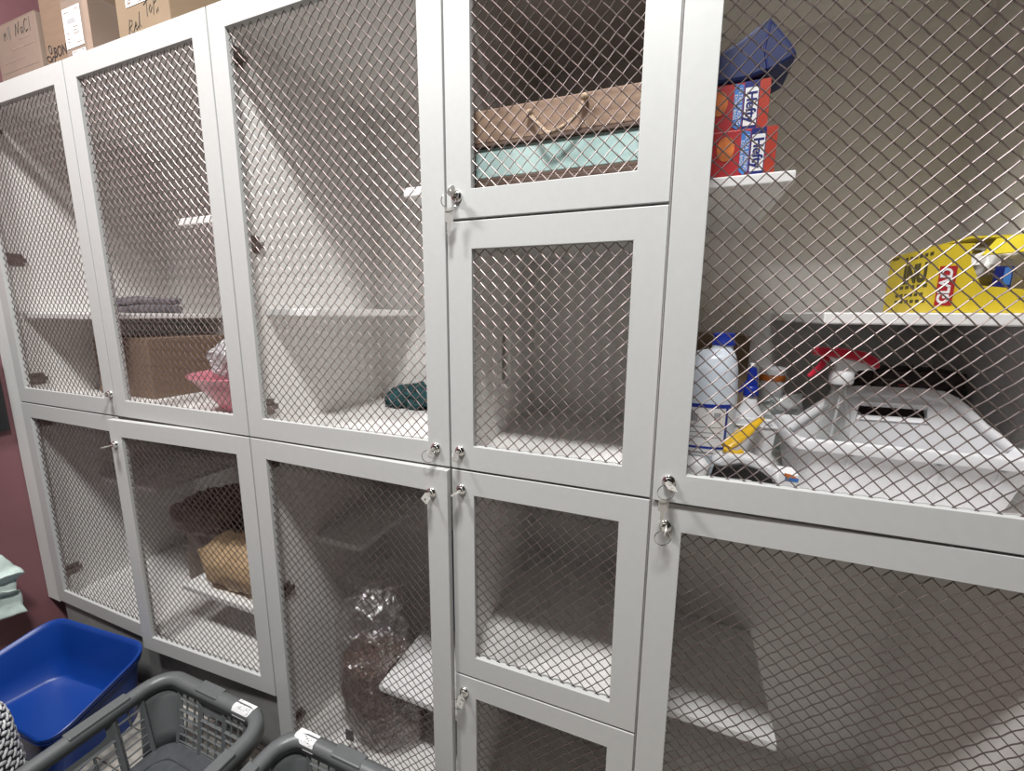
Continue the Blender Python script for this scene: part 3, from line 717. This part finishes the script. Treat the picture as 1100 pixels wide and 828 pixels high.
# white open bin left of the caddy
L = Vector((.645, .19, zf)); t = thing('white_bin', L, 'small open white bin between the jug and the white caddy', 'bin')
mb = MB(); x0, x1, y0, y1, hh = .603, .684, .165, .235, .115
def ringp(ins, z): return [(x0 + ins, y0 + ins, z), (x1 - ins, y0 + ins, z), (x1 - ins, y1 - ins, z), (x0 + ins, y1 - ins, z)]
vs = ringp(.008, zf) + ringp(0, zf + hh) + ringp(.003, zf + hh) + ringp(.011, zf + .004)
fs = [(3, 2, 1, 0), (12, 13, 14, 15)] + [(q * 4 + i, q * 4 + (i + 1) % 4, (q + 1) * 4 + (i + 1) % 4, (q + 1) * 4 + i) for q in range(3) for i in range(4)]
mb.add(vs, fs); link('bin_shell', mb, WHITEP, t, L, bevel=.001)
link('bin_rim', MB().tube([Vector(p) for p in ringp(-.001, zf + hh)], .0028, 6, closed=True), WHITEP, t, L)

# wipes packet front left
L = Vector((.56, .085, zf))
o = tag(link('wipes_packet', MB().blob((.513, .085, zf + .028), .042, .030, .029, 44, 20, .55, lambda d, p: (lambda q: Vector((max(q.x, e0 + .002), q.y, max(q.z, zf))))(crumple(p, .008, 24, 5))), WARMW, None, (.513, .085, zf), smooth=True), 'puffy white packet lying in front of the white jug', 'packet'); o.location = (.513, .085, zf)

# white scrubbing brush with black bristles, and yellow scraper lying on it
L = Vector((.645, .09, zf)); t = thing('scrubbing_brush', L, 'arched white brush with black bristles at the front of the cabinet', 'brush')
mb = MB(); prof = [(-.082, .058), (-.055, .078), (-.015, .078), (.020, .064), (.046, .038), (.056, .006), (.044, .0005), (.028, .034), (.0, .052), (-.03, .060), (-.066, .048)]
mb.prism(prof, .058, .102, 'y', Matrix.Translation((.640, 0, zf)))
link('brush_back', mb, WHITEP, t, L, bevel=.006)
mb = MB().prism([(-.072, .050), (-.03, .0595), (.0, .0515), (.026, .034), (.040, .004), (.030, .002), (.012, .026), (-.02, .034), (-.05, .032), (-.070, .012), (-.082, .0005)], .055, .104, 'y', Matrix.Translation((.640, 0, zf)))
link('bristles', mb, BRIST, t, L, bevel=.002)
L = Vector((.61, .10, zf + .066)); t = thing('yellow_scraper', L, 'golden yellow tapered plastic scraper lying across the white brush', 'scraper')
mb = MB(); a = Vector((.584, .084, zf + .086)); b = Vector((.652, .150, zf + .136))
mb.tube([a, a.lerp(b, .12), a.lerp(b, .3), a.lerp(b, .5), a.lerp(b, .7), a.lerp(b, .9), b], [.012, .0165, .0165, .016, .011, .0085, .007], 14, flat=.55)
link('scraper_handle', mb, YPL, t, L, smooth=True)
link('scraper_lip', MB().tube([a + Vector((-.006, -.004, -.004)), a + Vector((.018, -.006, -.010)), a + Vector((.028, 0, -.006))], .006, 10), YPL, t, L, smooth=True)
# small white carton with coloured corner
L = Vector((.693, .075, zf)); t = thing('small_carton', L, 'small white carton with an orange and blue corner, beside the caddy', 'box')
link('carton_body', MB().box(.674, .704, .050, .096, zf, zf + .056), PAPER, t, L, bevel=.001)
link('orange_corner', MB().prism([(.680, zf + .058), (.693, zf + .056), (.702, zf + .050), (.682, zf + .050)], .0494, .050, 'y'), ORNG, t, L)
link('blue_corner', MB().box(.682, .7035, .0494, .050, zf + .043, zf + .050), LBLUE, t, L)

# caddy
L = Vector((.885, .20, zf)); t = thing('cleaning_caddy', L, 'white plastic carry caddy with a raised slotted handle', 'caddy')
x0, x1, y0, y1, hh = .706, 1.070, .112, .330, .112
def rr(ins, z, r=.03, n=5):
    p = []
    for cx, cy, a0 in ((x1 - ins - r, y1 - ins - r, 0), (x0 + ins + r, y1 - ins - r, PI / 2), (x0 + ins + r, y0 + ins + r, PI), (x1 - ins - r, y0 + ins + r, 3 * PI / 2)):
        for i in range(n + 1):
            a = a0 + PI / 2 * i / n; p.append((cx + r * math.cos(a), cy + r * math.sin(a), z))
    return p
R_ = [rr(.022, zf), rr(.014, zf + .045), rr(.006, zf + .086), rr(.005, zf + .088), rr(-.004, zf + .090), rr(-.004, zf + hh - .004), rr(-.001, zf + hh), rr(.004, zf + hh), rr(.009, zf + hh - .008), rr(.018, zf + .045), rr(.026, zf + .005)]
n = len(R_[0]); mb = MB(); mb.add([p for r in R_ for p in r], [(q * n + i, q * n + (i + 1) % n, (q + 1) * n + (i + 1) % n, (q + 1) * n + i) for q in range(len(R_) - 1) for i in range(n)] + [tuple(range(n - 1, -1, -1)), tuple((len(R_) - 1) * n + i for i in range(n))])
link('caddy_tub', mb, WHITEP, t, L, smooth=True)
ribs = MB()
for x in (.80, .93, 1.015):
    ribs.prism([(y0 + .021, zf + .004), (y0 + .004, zf + .084), (y0 + .012, zf + .084), (y0 + .027, zf + .004)], x - .004, x + .004, 'x')
link('rib', ribs, WHITEP, t, L)
# divider with the slotted handle
yd0, yd1 = .196, .208
outl = [(.722, zf + .02), (1.054, zf + .02), (1.062, zf + .108), (1.045, zf + .122), (1.02, zf + .142), (.995, zf + .168), (.975, zf + .186), (.955, zf + .196), (.925, zf + .199), (.82, zf + .197), (.800, zf + .192), (.78, zf + .175), (.745, zf + .140), (.716, zf + .110)]
slot = [(.826, zf + .142), (.940, zf + .144), (.934, zf + .176), (.828, zf + .176)]
mb = MB()
# build as two halves round the slot
cut = slot
polyL = [outl[0], (.884, zf + .02), (.884, zf + .143), slot[0], slot[3], (.884, zf + .176), (.884, zf + .198), outl[9], outl[10], outl[11], outl[12], outl[13]]
polyR = [(.884, zf + .02), outl[1], outl[2], outl[3], outl[4], outl[5], outl[6], outl[7], outl[8], (.884, zf + .198), (.884, zf + .176), slot[2], slot[1], (.884, zf + .143)]
mb.prism(polyL, yd0, yd1, 'y'); mb.prism(polyR, yd0, yd1, 'y')
dv = link('handle_divider', mb, WHITEP, t, L)
lipm = MB().tube([(a, (yd0 + yd1) / 2, b) for a, b in outl[2:]], .0115, 8)
link('handle_roll', lipm, WHITEP, dv, L, smooth=True)
lipm = MB().tube([(a, yd0 + .006, b) for a, b in slot], .0085, 6, closed=True)
link('slot_rim', lipm, WHITEP, dv, L, smooth=True)
# red trigger spray in the caddy
L = Vector((.782, .1665, zf + .006)); t = thing('trigger_spray', L, 'clear spray bottle with a red and white trigger head, standing in the caddy', 'bottle')
link('bottle_body', MB().lathe([(.024, 0), (.0265, .005), (.0265, .12), (.024, .15), (.016, .185), (.012, .205), (.012, .215)], L, 28), FILMB, t, L, smooth=True)
link('dip_tube', MB().tube([(.786, .1665, zf + .21), (.780, .165, zf + .12), (.774, .160, zf + .02)], .0026, 8), WHITEP, t, L, smooth=True)
zz = zf + .216
link('collar', MB().lathe([(.019, 0), (.020, .004), (.020, .022), (.016, .026)], (.783, .1665, zz), 24), WHITEP, t, L, smooth=True)
link('head_shell', MB().prism([(-.016, .020), (.014, .018), (.024, .028), (.052, .030), (.048, .040), (.010, .050), (-.030, .054), (-.020, .046), (-.012, .036)], .1565, .1765, 'y', Matrix.Translation((.783, 0, zz))), WHITEP, t, L, bevel=.004)
link('red_cover', MB().prism([(-.052, .055), (-.010, .052), (.020, .046), (.052, .032), (.056, .038), (.050, .052), (.030, .064), (.0, .069), (-.050, .071)], .1545, .1785, 'y', Matrix.Translation((.783, 0, zz))), RED, t, L, bevel=.004)
link('red_trigger', MB().prism([(-.034, .052), (-.020, .052), (-.032, .030), (-.052, .008), (-.058, .012), (-.042, .034)], .1605, .1725, 'y', Matrix.Translation((.783, 0, zz))), RED, t, L, bevel=.003)
L = Vector((.752, .155, zf + .04))
# dark carton at the back
L = Vector((1.0, .46, zf)); t = thing('dark_carton', L, 'dark maroon carton at the back, behind the white caddy', 'box')
link('carton_body', MB().box(.915, 1.085, .40, .53, zf, zf + .222), MAROONB, t, L, bevel=.002)
link('label_frame', MB().tube([(.935, .3995, zf + .170), (.985, .3995, zf + .170), (.985, .3995, zf + .200), (.935, .3995, zf + .200)], .0015, 5, closed=True), PRINT, t, L)
link('label_print', MB().box(.942, .962, .399, .3998, zf + .180, zf + .184).box(.966, .980, .399, .3998, zf + .186, zf + .190), REDB, t, L)

# ------------------------------------------------------------------ floor things
def rounded(x0, x1, y0, y1, r, z, n=6):
    p = []
    for cx, cy, a0 in ((x1 - r, y1 - r, 0), (x0 + r, y1 - r, PI / 2), (x0 + r, y0 + r, PI), (x1 - r, y0 + r, 3 * PI / 2)):
        for i in range(n + 1):
            a = a0 + PI / 2 * i / n; p.append(Vector((cx + r * math.cos(a), cy + r * math.sin(a), z)))
    return p

def laundry_basket(x0, x1, y0, y1, zr, zb, label, script):
    L = Vector(((x0 + x1) / 2, (y0 + y1) / 2, FZ)); t = thing('laundry_basket', L, label, 'basket', 'grey plastic baskets on the floor')
    r = .065; tp = .030; H = zr - zb
    # rim: a rolled band, higher than wide
    def band(o, i, zt, zl_):
        prof = [(i, zl_), (i - .001, zt - .012), (i + .005, zt - .003), ((o + i) / 2, zt), (o - .006, zt - .005), (o, zt - .018), (o - .001, zl_ - .008)]
        rings = [rounded(x0 - e, x1 + e, y0 - e, y1 + e, r + e, z) for e, z in prof]
        n = len(rings[0]); m = MB()
        m.add([p for q in rings for p in q], [(a * n + k, a * n + (k + 1) % n, (a + 1) * n + (k + 1) % n, (a + 1) * n + k) for a in range(len(rings) - 1) for k in range(n)])
        return m
    link('rim', band(.026, -.012, zr, zr - .040), GREYPLAS, t, L, smooth=True, solid=.003)
    xm = (x0 + x1) / 2
    def pad(xa, xb, ya, yb): link('grip_pad', MB().box(xa, xb, ya, yb, zr - .012, zr + .0015), GREYPLAS, t, L, bevel=.003)
    ya, yb = y1 - .255, y1 - .105
    pad(x0 - .0255, x0 + .012, ya, yb); pad(x1 - .012, x1 + .0255, ya, yb); pad(xm - .065, xm + .035, y1 - .012, y1 + .0255)
    def ins(f): return tp * f
    zt = zr - .022; HH = zt - zb
    for cxs, cys, a0 in ((1, 1, 0), (-1, 1, PI / 2), (-1, -1, PI), (1, -1, 3 * PI / 2)):
        def cs(u, v):
            i = ins(v); ccx = (x1 - i - r) if cxs > 0 else (x0 + i + r); ccy = (y1 - i - r) if cys > 0 else (y0 + i + r)
            e = .014; d = Vector((0, 0, 0))
            if u < .15: a = a0; d = Vector((-math.sin(a), math.cos(a), 0)) * -((1 - u / .15) * e)
            elif u > .85: a = a0 + PI / 2; d = Vector((-math.sin(a), math.cos(a), 0)) * ((u - .85) / .15 * e)
            else: a = a0 + PI / 2 * (u - .15) / .7
            return Vector((ccx + r * math.cos(a), ccy + r * math.sin(a), zt - HH * v)) + d
        mb = MB(); mb.grid(cs, 16, 4)
        link('corner_panel', mb, GREYPLAS, t, L, smooth=True, solid=.004)
    for side in ('back', 'front', 'left', 'right'):
        if side in ('back', 'front'):
            A, B = x0 + r + .012, x1 - r - .012
            def P(s, f): return Vector((A + (B - A) * s, (y1 - ins(f)) if side == 'back' else (y0 + ins(f)), zt - HH * f))
        else:
            A, B = y1 - r - .012, y0 + r + .012
            def P(s, f): return Vector(((x0 + ins(f)) if side == 'left' else (x1 - ins(f)), A + (B - A) * s, zt - HH * f))
        mb = MB()
        def slat(s0, f0, s1, f1, w): mb.tube([P(s0, f0), P(s1, f1)], w * 1.35, 4)
        def sheet(s0, s1, f0, f1, hole=None):
            if hole is None: mb.add([P(s0, f0), P(s1, f0), P(s1, f1), P(s0, f1)], [(0, 1, 2, 3)]); return
            h0, h1, g0, g1 = hole; n = 24; out = []; inn = []
            for k in range(n):
                a = 2 * PI * k / n + PI / n; c, d = math.cos(a), math.sin(a); q = 1 / max(abs(c), abs(d))
                out.append(P(s0 + (s1 - s0) * (.5 + .5 * c * q), f0 + (f1 - f0) * (.5 + .5 * d * q)))
                e = 1 / (abs(c) ** 6 + abs(d) ** 6) ** (1 / 6)
                inn.append(P(h0 + (h1 - h0) * (.5 + .5 * c * e), g0 + (g1 - g0) * (.5 + .5 * d * e)))
            mb.add(out + inn, [(k, (k + 1) % n, n + (k + 1) % n, n + k) for k in range(n)])
        if side in ('left', 'right'):
            posts = (0, .13, .20, .50, .57, .87, 1.0)
            for q in (0, .165, .535, .835, 1): slat(q, 0, q, 1, .008)
            for a, b in ((.165, .535),): sheet(a, b, 0, .40, (a + .045, b - .045, .05, .29))
            sheet(.535, .835, .24, .40)
            for a, b in ((0, .165), (.535, .835), (.835, 1)):
                slat(a, .06, b, .06, .0035); slat(a, .22, b, .22, .003); slat((a + b) / 2, 0, (a + b) / 2, .40, .0025)
            slat(0, .40, 1, .40, .0045)
            for f in (.53, .66, .79, .92): slat(0, f, 1, f, .0030)
            for q in (.29, .41, .63, .73): slat(q, .40, q, 1, .0030)
        else:
            for q in (0, .34, .70, 1): slat(q, 0, q, 1, .007)
            sheet(.34, .70, .06, .30)
            for a, b in ((0, .34), (.70, 1)):
                slat(a, .06, b, .06, .0035); slat(a, .24, b, .24, .003)
            slat(0, .42, 1, .42, .0042)
            for f in (.55, .68, .81, .93): slat(0, f, 1, f, .0030)
            for q in (.12, .24, .46, .58, .80, .90): slat(q, .06 if q < .3 or q > .75 else .30, q, 1, .0028)
        slat(0, 1, 1, 1, .006)
        link('lattice_side', mb, GREYPLAS, t, L, solid=0)
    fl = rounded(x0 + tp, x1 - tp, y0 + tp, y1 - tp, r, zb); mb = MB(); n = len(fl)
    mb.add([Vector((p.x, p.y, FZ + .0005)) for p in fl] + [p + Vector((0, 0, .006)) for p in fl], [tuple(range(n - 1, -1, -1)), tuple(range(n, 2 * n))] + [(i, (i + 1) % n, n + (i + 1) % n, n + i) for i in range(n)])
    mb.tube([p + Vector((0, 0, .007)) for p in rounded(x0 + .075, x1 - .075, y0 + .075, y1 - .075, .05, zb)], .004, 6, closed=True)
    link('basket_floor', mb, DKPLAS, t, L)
    lx0, lx1 = script['x']
    def wrap(u, b, k):     # across the rim from the inside (b=0) over the top to the outside (b=1)
        path = [(-.0135, zr - .028), (-.0135, zr - .010), (-.009, zr - .001), (.001, zr + .0015), (.020, zr - .003), (.0272, zr - .018), (.0270, zr - .036)]
        q = b * 6; i = min(int(q), 5); f = q - i
        e = path[i][0] + f * (path[i + 1][0] - path[i][0]); z = path[i][1] + f * (path[i + 1][1] - path[i][1])
        return Vector((lx0 + (lx1 - lx0) * u, y1 + e - k * .4, z + k))
    mb = MB(); mb.grid(lambda u, v: wrap(u, v, .0006), 2, 18)
    lb = link('paper_label', mb, PAPER, t, L, solid=.0006)
    ink = MB()
    for l in script['ink']: ink.tube([wrap(a, .98 - .9 * (1 - b), .0016) if False else wrap(a, .12 + .72 * b, .0016) for a, b in l], .0009, 4)
    link('handwriting', ink, INK, lb, L)
    return t
S1 = dict(x=(-.742, -.668), ink=[[(.15, .75), (.2, .3), (.25, .6), (.3, .3), (.35, .5)], [(.4, .55), (.38, .3), (.45, .35), (.46, .6)], [(.5, .8), (.52, .3), (.58, .4), (.55, .55)], [(.62, .8), (.64, .3), (.7, .4), (.68, .55)], [(.74, .5), (.78, .35), (.84, .55), (.8, .1)], [(.88, .55), (.86, .4), (.92, .35), (.86, .2)]])
S2 = dict(x=(-.485, -.412), ink=[[(.45, .85), (.42, .2)], [(.45, .85), (.6, .8)], [(.44, .55), (.55, .52)], [(.6, .5), (.58, .25)], [(.6, .42), (.66, .5)], [(.68, .35), (.75, .45), (.7, .25), (.78, .25)], [(.8, .5), (.88, .15)], [(.9, .5), (.8, .1)]])
laundry_basket(-1.085, -.620, -.70, -.082, -.855, -1.085, 'dark grey lattice basket beside the blue tub, paper label on its end', S1)
laundry_basket(-.515, -.050, -.70, -.082, -.855, -1.085, 'dark grey lattice basket in front of the pellet bag cabinet, paper label', S2)

# blue tub with the rim sloping to a low front
L = Vector((-1.52, -.22, FZ)); t = thing('blue_tub', L, 'cobalt blue plastic tub with a sloping rim, on the floor by the maroon wall', 'tub')
BLc, BRc, FRc, FLc = Vector((-1.765, -.085, -.852)), Vector((-1.262, -.042, -.852)), Vector((-1.215, -.335, -.932)), Vector((-1.80, -.36, -.932))
def tubring(f, z_floor, grow):
    cs = [BRc, BLc, FLc, FRc]; cen = sum(cs, Vector()) / 4; out = []
    n = 7; m = 4
    for i in range(m):
        p, q, s = cs[i - 1], cs[i], cs[(i + 1) % m]
        a = (p - q).normalized() * .07; b = (s - q).normalized() * .07
        for k in range(n + 1):
            u = k / n; out.append(q + a * (1 - u) ** 2 + b * u ** 2)
    res = []
    for p in out:
        d = p - cen; d.z = 0; dn = d.normalized()
        top = p + dn * grow
        bot = Vector((cen.x + d.x * .86, cen.y + d.y * .84, z_floor)) + dn * grow
        res.append(top.lerp(bot, f))
    return res
rings = [tubring(1, FZ + .0005, 0), tubring(.5, FZ, 0), tubring(.08, FZ, 0), tubring(.06, FZ, .012), tubring(-.01, FZ, .013), tubring(-.02, FZ, .010), tubring(-.005, FZ, .001), tubring(.05, FZ, -.004), tubring(.5, FZ + .03, -.004), tubring(.93, FZ + .055, -.006), tubring(.97, FZ + .055, -.016)]
n = len(rings[0]); mb = MB()
mb.add([p for r in rings for p in r], [(q * n + i, q * n + (i + 1) % n, (q + 1) * n + (i + 1) % n, (q + 1) * n + i) for q in range(len(rings) - 1) for i in range(n)] + [tuple(range(n - 1, -1, -1)), tuple((len(rings) - 1) * n + i for i in range(n))])
link('tub_shell', mb, BLUE, t, L, smooth=True)
link('rim_bead', MB().tube(tubring(.10, FZ, .006), .004, 6, closed=True), BLUE, t, L, smooth=True)

# braided rope basket turned over
BX, BY, BR_, BH = -1.31, -.55, .19, .48
L = Vector((BX, BY, FZ)); t = thing('braided_rope_basket', L, 'round black and white braided rope basket in front of the blue tub', 'basket')
R0, H0 = BR_, BH
def dome(phi):  # phi 0..1 from floor to the centre of the top
    if phi < .5: f = phi / .5; return R0 * (1 - .06 * f * f), H0 * .62 * f
    f = (phi - .5) / .5; return R0 * .94 * math.cos(f * PI / 2) , H0 * (.62 + .38 * math.sin(f * PI / 2))
core = MB().lathe([dome(i / 20) for i in range(20)] + [(.004, H0)], L, 40)
link('basket_core', core, ROPEK, t, L, smooth=True)
mbw = MB(); rows = 36
for j in range(rows):
    phi = (j + .5) / (rows + 1); r_, h_ = dome(phi); r2, h2 = dome(phi + .02)
    tang = Vector((r2 - r_, 0, h2 - h_)).normalized(); nrm = Vector((tang.z, 0, -tang.x))
    cnt = max(6, int(2 * PI * r_ / .031))
    for i in range(cnt):
        a = 2 * PI * (i + .5 * (j % 2)) / cnt
        M = Matrix.Translation(L + Vector((r_ * math.cos(a), r_ * math.sin(a), h_ + .004))) @ Matrix.Rotation(a, 4, 'Z')
        bas = Matrix(((nrm.x, 0, tang.x, 0), (0, 1, 0, 0), (nrm.z, 0, tang.z, 0), (0, 0, 0, 1))) @ Matrix.Rotation(.5 if j % 2 else -.5, 4, 'X')
        s_ = MB().blob((0, 0, 0), .0045, .0150, .0058, 8, 6)
        mbw.add([M @ (bas @ Vector(v)) for v in s_.v], s_.f)
link('white_braid', mbw, ROPEW, t, L, smooth=True)['kind'] = 'stuff'

# mint towel hanging from a hook on the left wall
L = Vector((-1.95, -.25, -.40)); t = thing('mint_towel', L, 'pale mint green towel hanging by the maroon wall above the blue tub', 'towel')
KE = [(0, -.235, -1.965, -.36), (.25, -.175, -1.945, -.50), (.48, -.118, -1.90, -.640), (.54, -.106, -1.880, -.662), (.58, -.112, -1.905, -.672), (.66, -.120, -1.93, -.700), (.74, -.132, -1.90, -.728), (.80, -.118, -1.925, -.750), (1.0, -.112, -1.905, -.838)]
def edge(v):
    for a, b in zip(KE, KE[1:]):
        if v <= b[0]:
            f = (v - a[0]) / (b[0] - a[0]); return [a[i] + f * (b[i] - a[i]) for i in (1, 2, 3)]
    return KE[-1][1:]
def tw(u, v):
    y, x, z = edge(v); yl = -.245 - .22 * v
    p = Vector((x + .018 * math.sin(u * 9 + v * 2) * v, y + (yl - y) * u, z + .015 * math.sin(u * 7) * v - .03 * u * v))
    return crumple(p, .007, 22, 2)
mb = MB(); mb.grid(tw, 36, 60)
link('towel_cloth', mb, MINT, t, L, smooth=True, solid=.007)
hk = MB().lathe([(.016, 0), (.016, .006), (.007, .008), (.007, .085), (.011, .092), (.004, .096)], (-2.054, -.245, -.355), 16, axis='x')
link('hook', hk, CHROME, t, L, smooth=True)

# black panel on the left wall
L = Vector((-2.054, -.25, .1)); t = thing('black_wall_pouch', L, 'flat black holder fixed on the maroon wall beside the cabinets', 'holder')
link('holder_back', MB().box(-2.054, -2.046, -.45, -.016, -.122, .32), BLACK, t, L, bevel=.002)
link('holder_front', MB().box(-2.046, -2.030, -.45, -.016, -.122, .18), BLACK, t, L, bevel=.003)

# ------------------------------------------------------------------ light
def area(name, loc, sx, sy, power, col=(1, 1, 1), rot=(0, 0, 0)):
    l = bpy.data.lights.new(name, 'AREA'); l.shape = 'RECTANGLE'; l.size = sx; l.size_y = sy; l.energy = power; l.color = col
    o = bpy.data.objects.new(name, l); COL.objects.link(o); o.location = loc; o.rotation_euler = rot; return o
area('ceiling_lamp', (-1.25, -1.0, 2.33), .45, .26, 44, (1, .99, .975))
area('ceiling_lamp', (.35, -1.0, 2.33), .45, .26, 52, (1, .99, .975))
w = bpy.data.worlds.new('room_ambient'); SC.world = w; w.use_nodes = True
bg = w.node_tree.nodes['Background']; bg.inputs['Color'].default_value = (1, .96, .93, 1); bg.inputs['Strength'].default_value = .012

# ------------------------------------------------------------------ camera
cam = bpy.data.cameras.new('camera'); co = bpy.data.objects.new('camera', cam); COL.objects.link(co)
cam.sensor_width = 36; cam.sensor_fit = 'HORIZONTAL'; cam.lens = 36 * 453.401 / 1100
cam.clip_start = .02
a_, b_, c_ = -.17042, .36815, -.00616
Rz = Matrix.Rotation(b_, 3, 'Z'); Rx = Matrix.Rotation(a_, 3, 'X')
Rr = Matrix(((math.cos(c_), 0, math.sin(c_)), (0, 1, 0), (-math.sin(c_), 0, math.cos(c_))))
Rt = Rz @ Rx @ Rr
right, fwd, up = Rt.col[0], Rt.col[1], Rt.col[2]
M = Matrix((( right[0], up[0], -fwd[0]), (right[1], up[1], -fwd[1]), (right[2], up[2], -fwd[2]))).to_4x4()
M.translation = (.4745, -.8325, .3617)
co.matrix_world = M
SC.camera = co
SC.view_settings.view_transform = 'Standard'; SC.view_settings.look = 'None'; SC.view_settings.gamma = 1
SC.view_settings.use_curve_mapping = False
SC.view_settings.exposure = 0.95
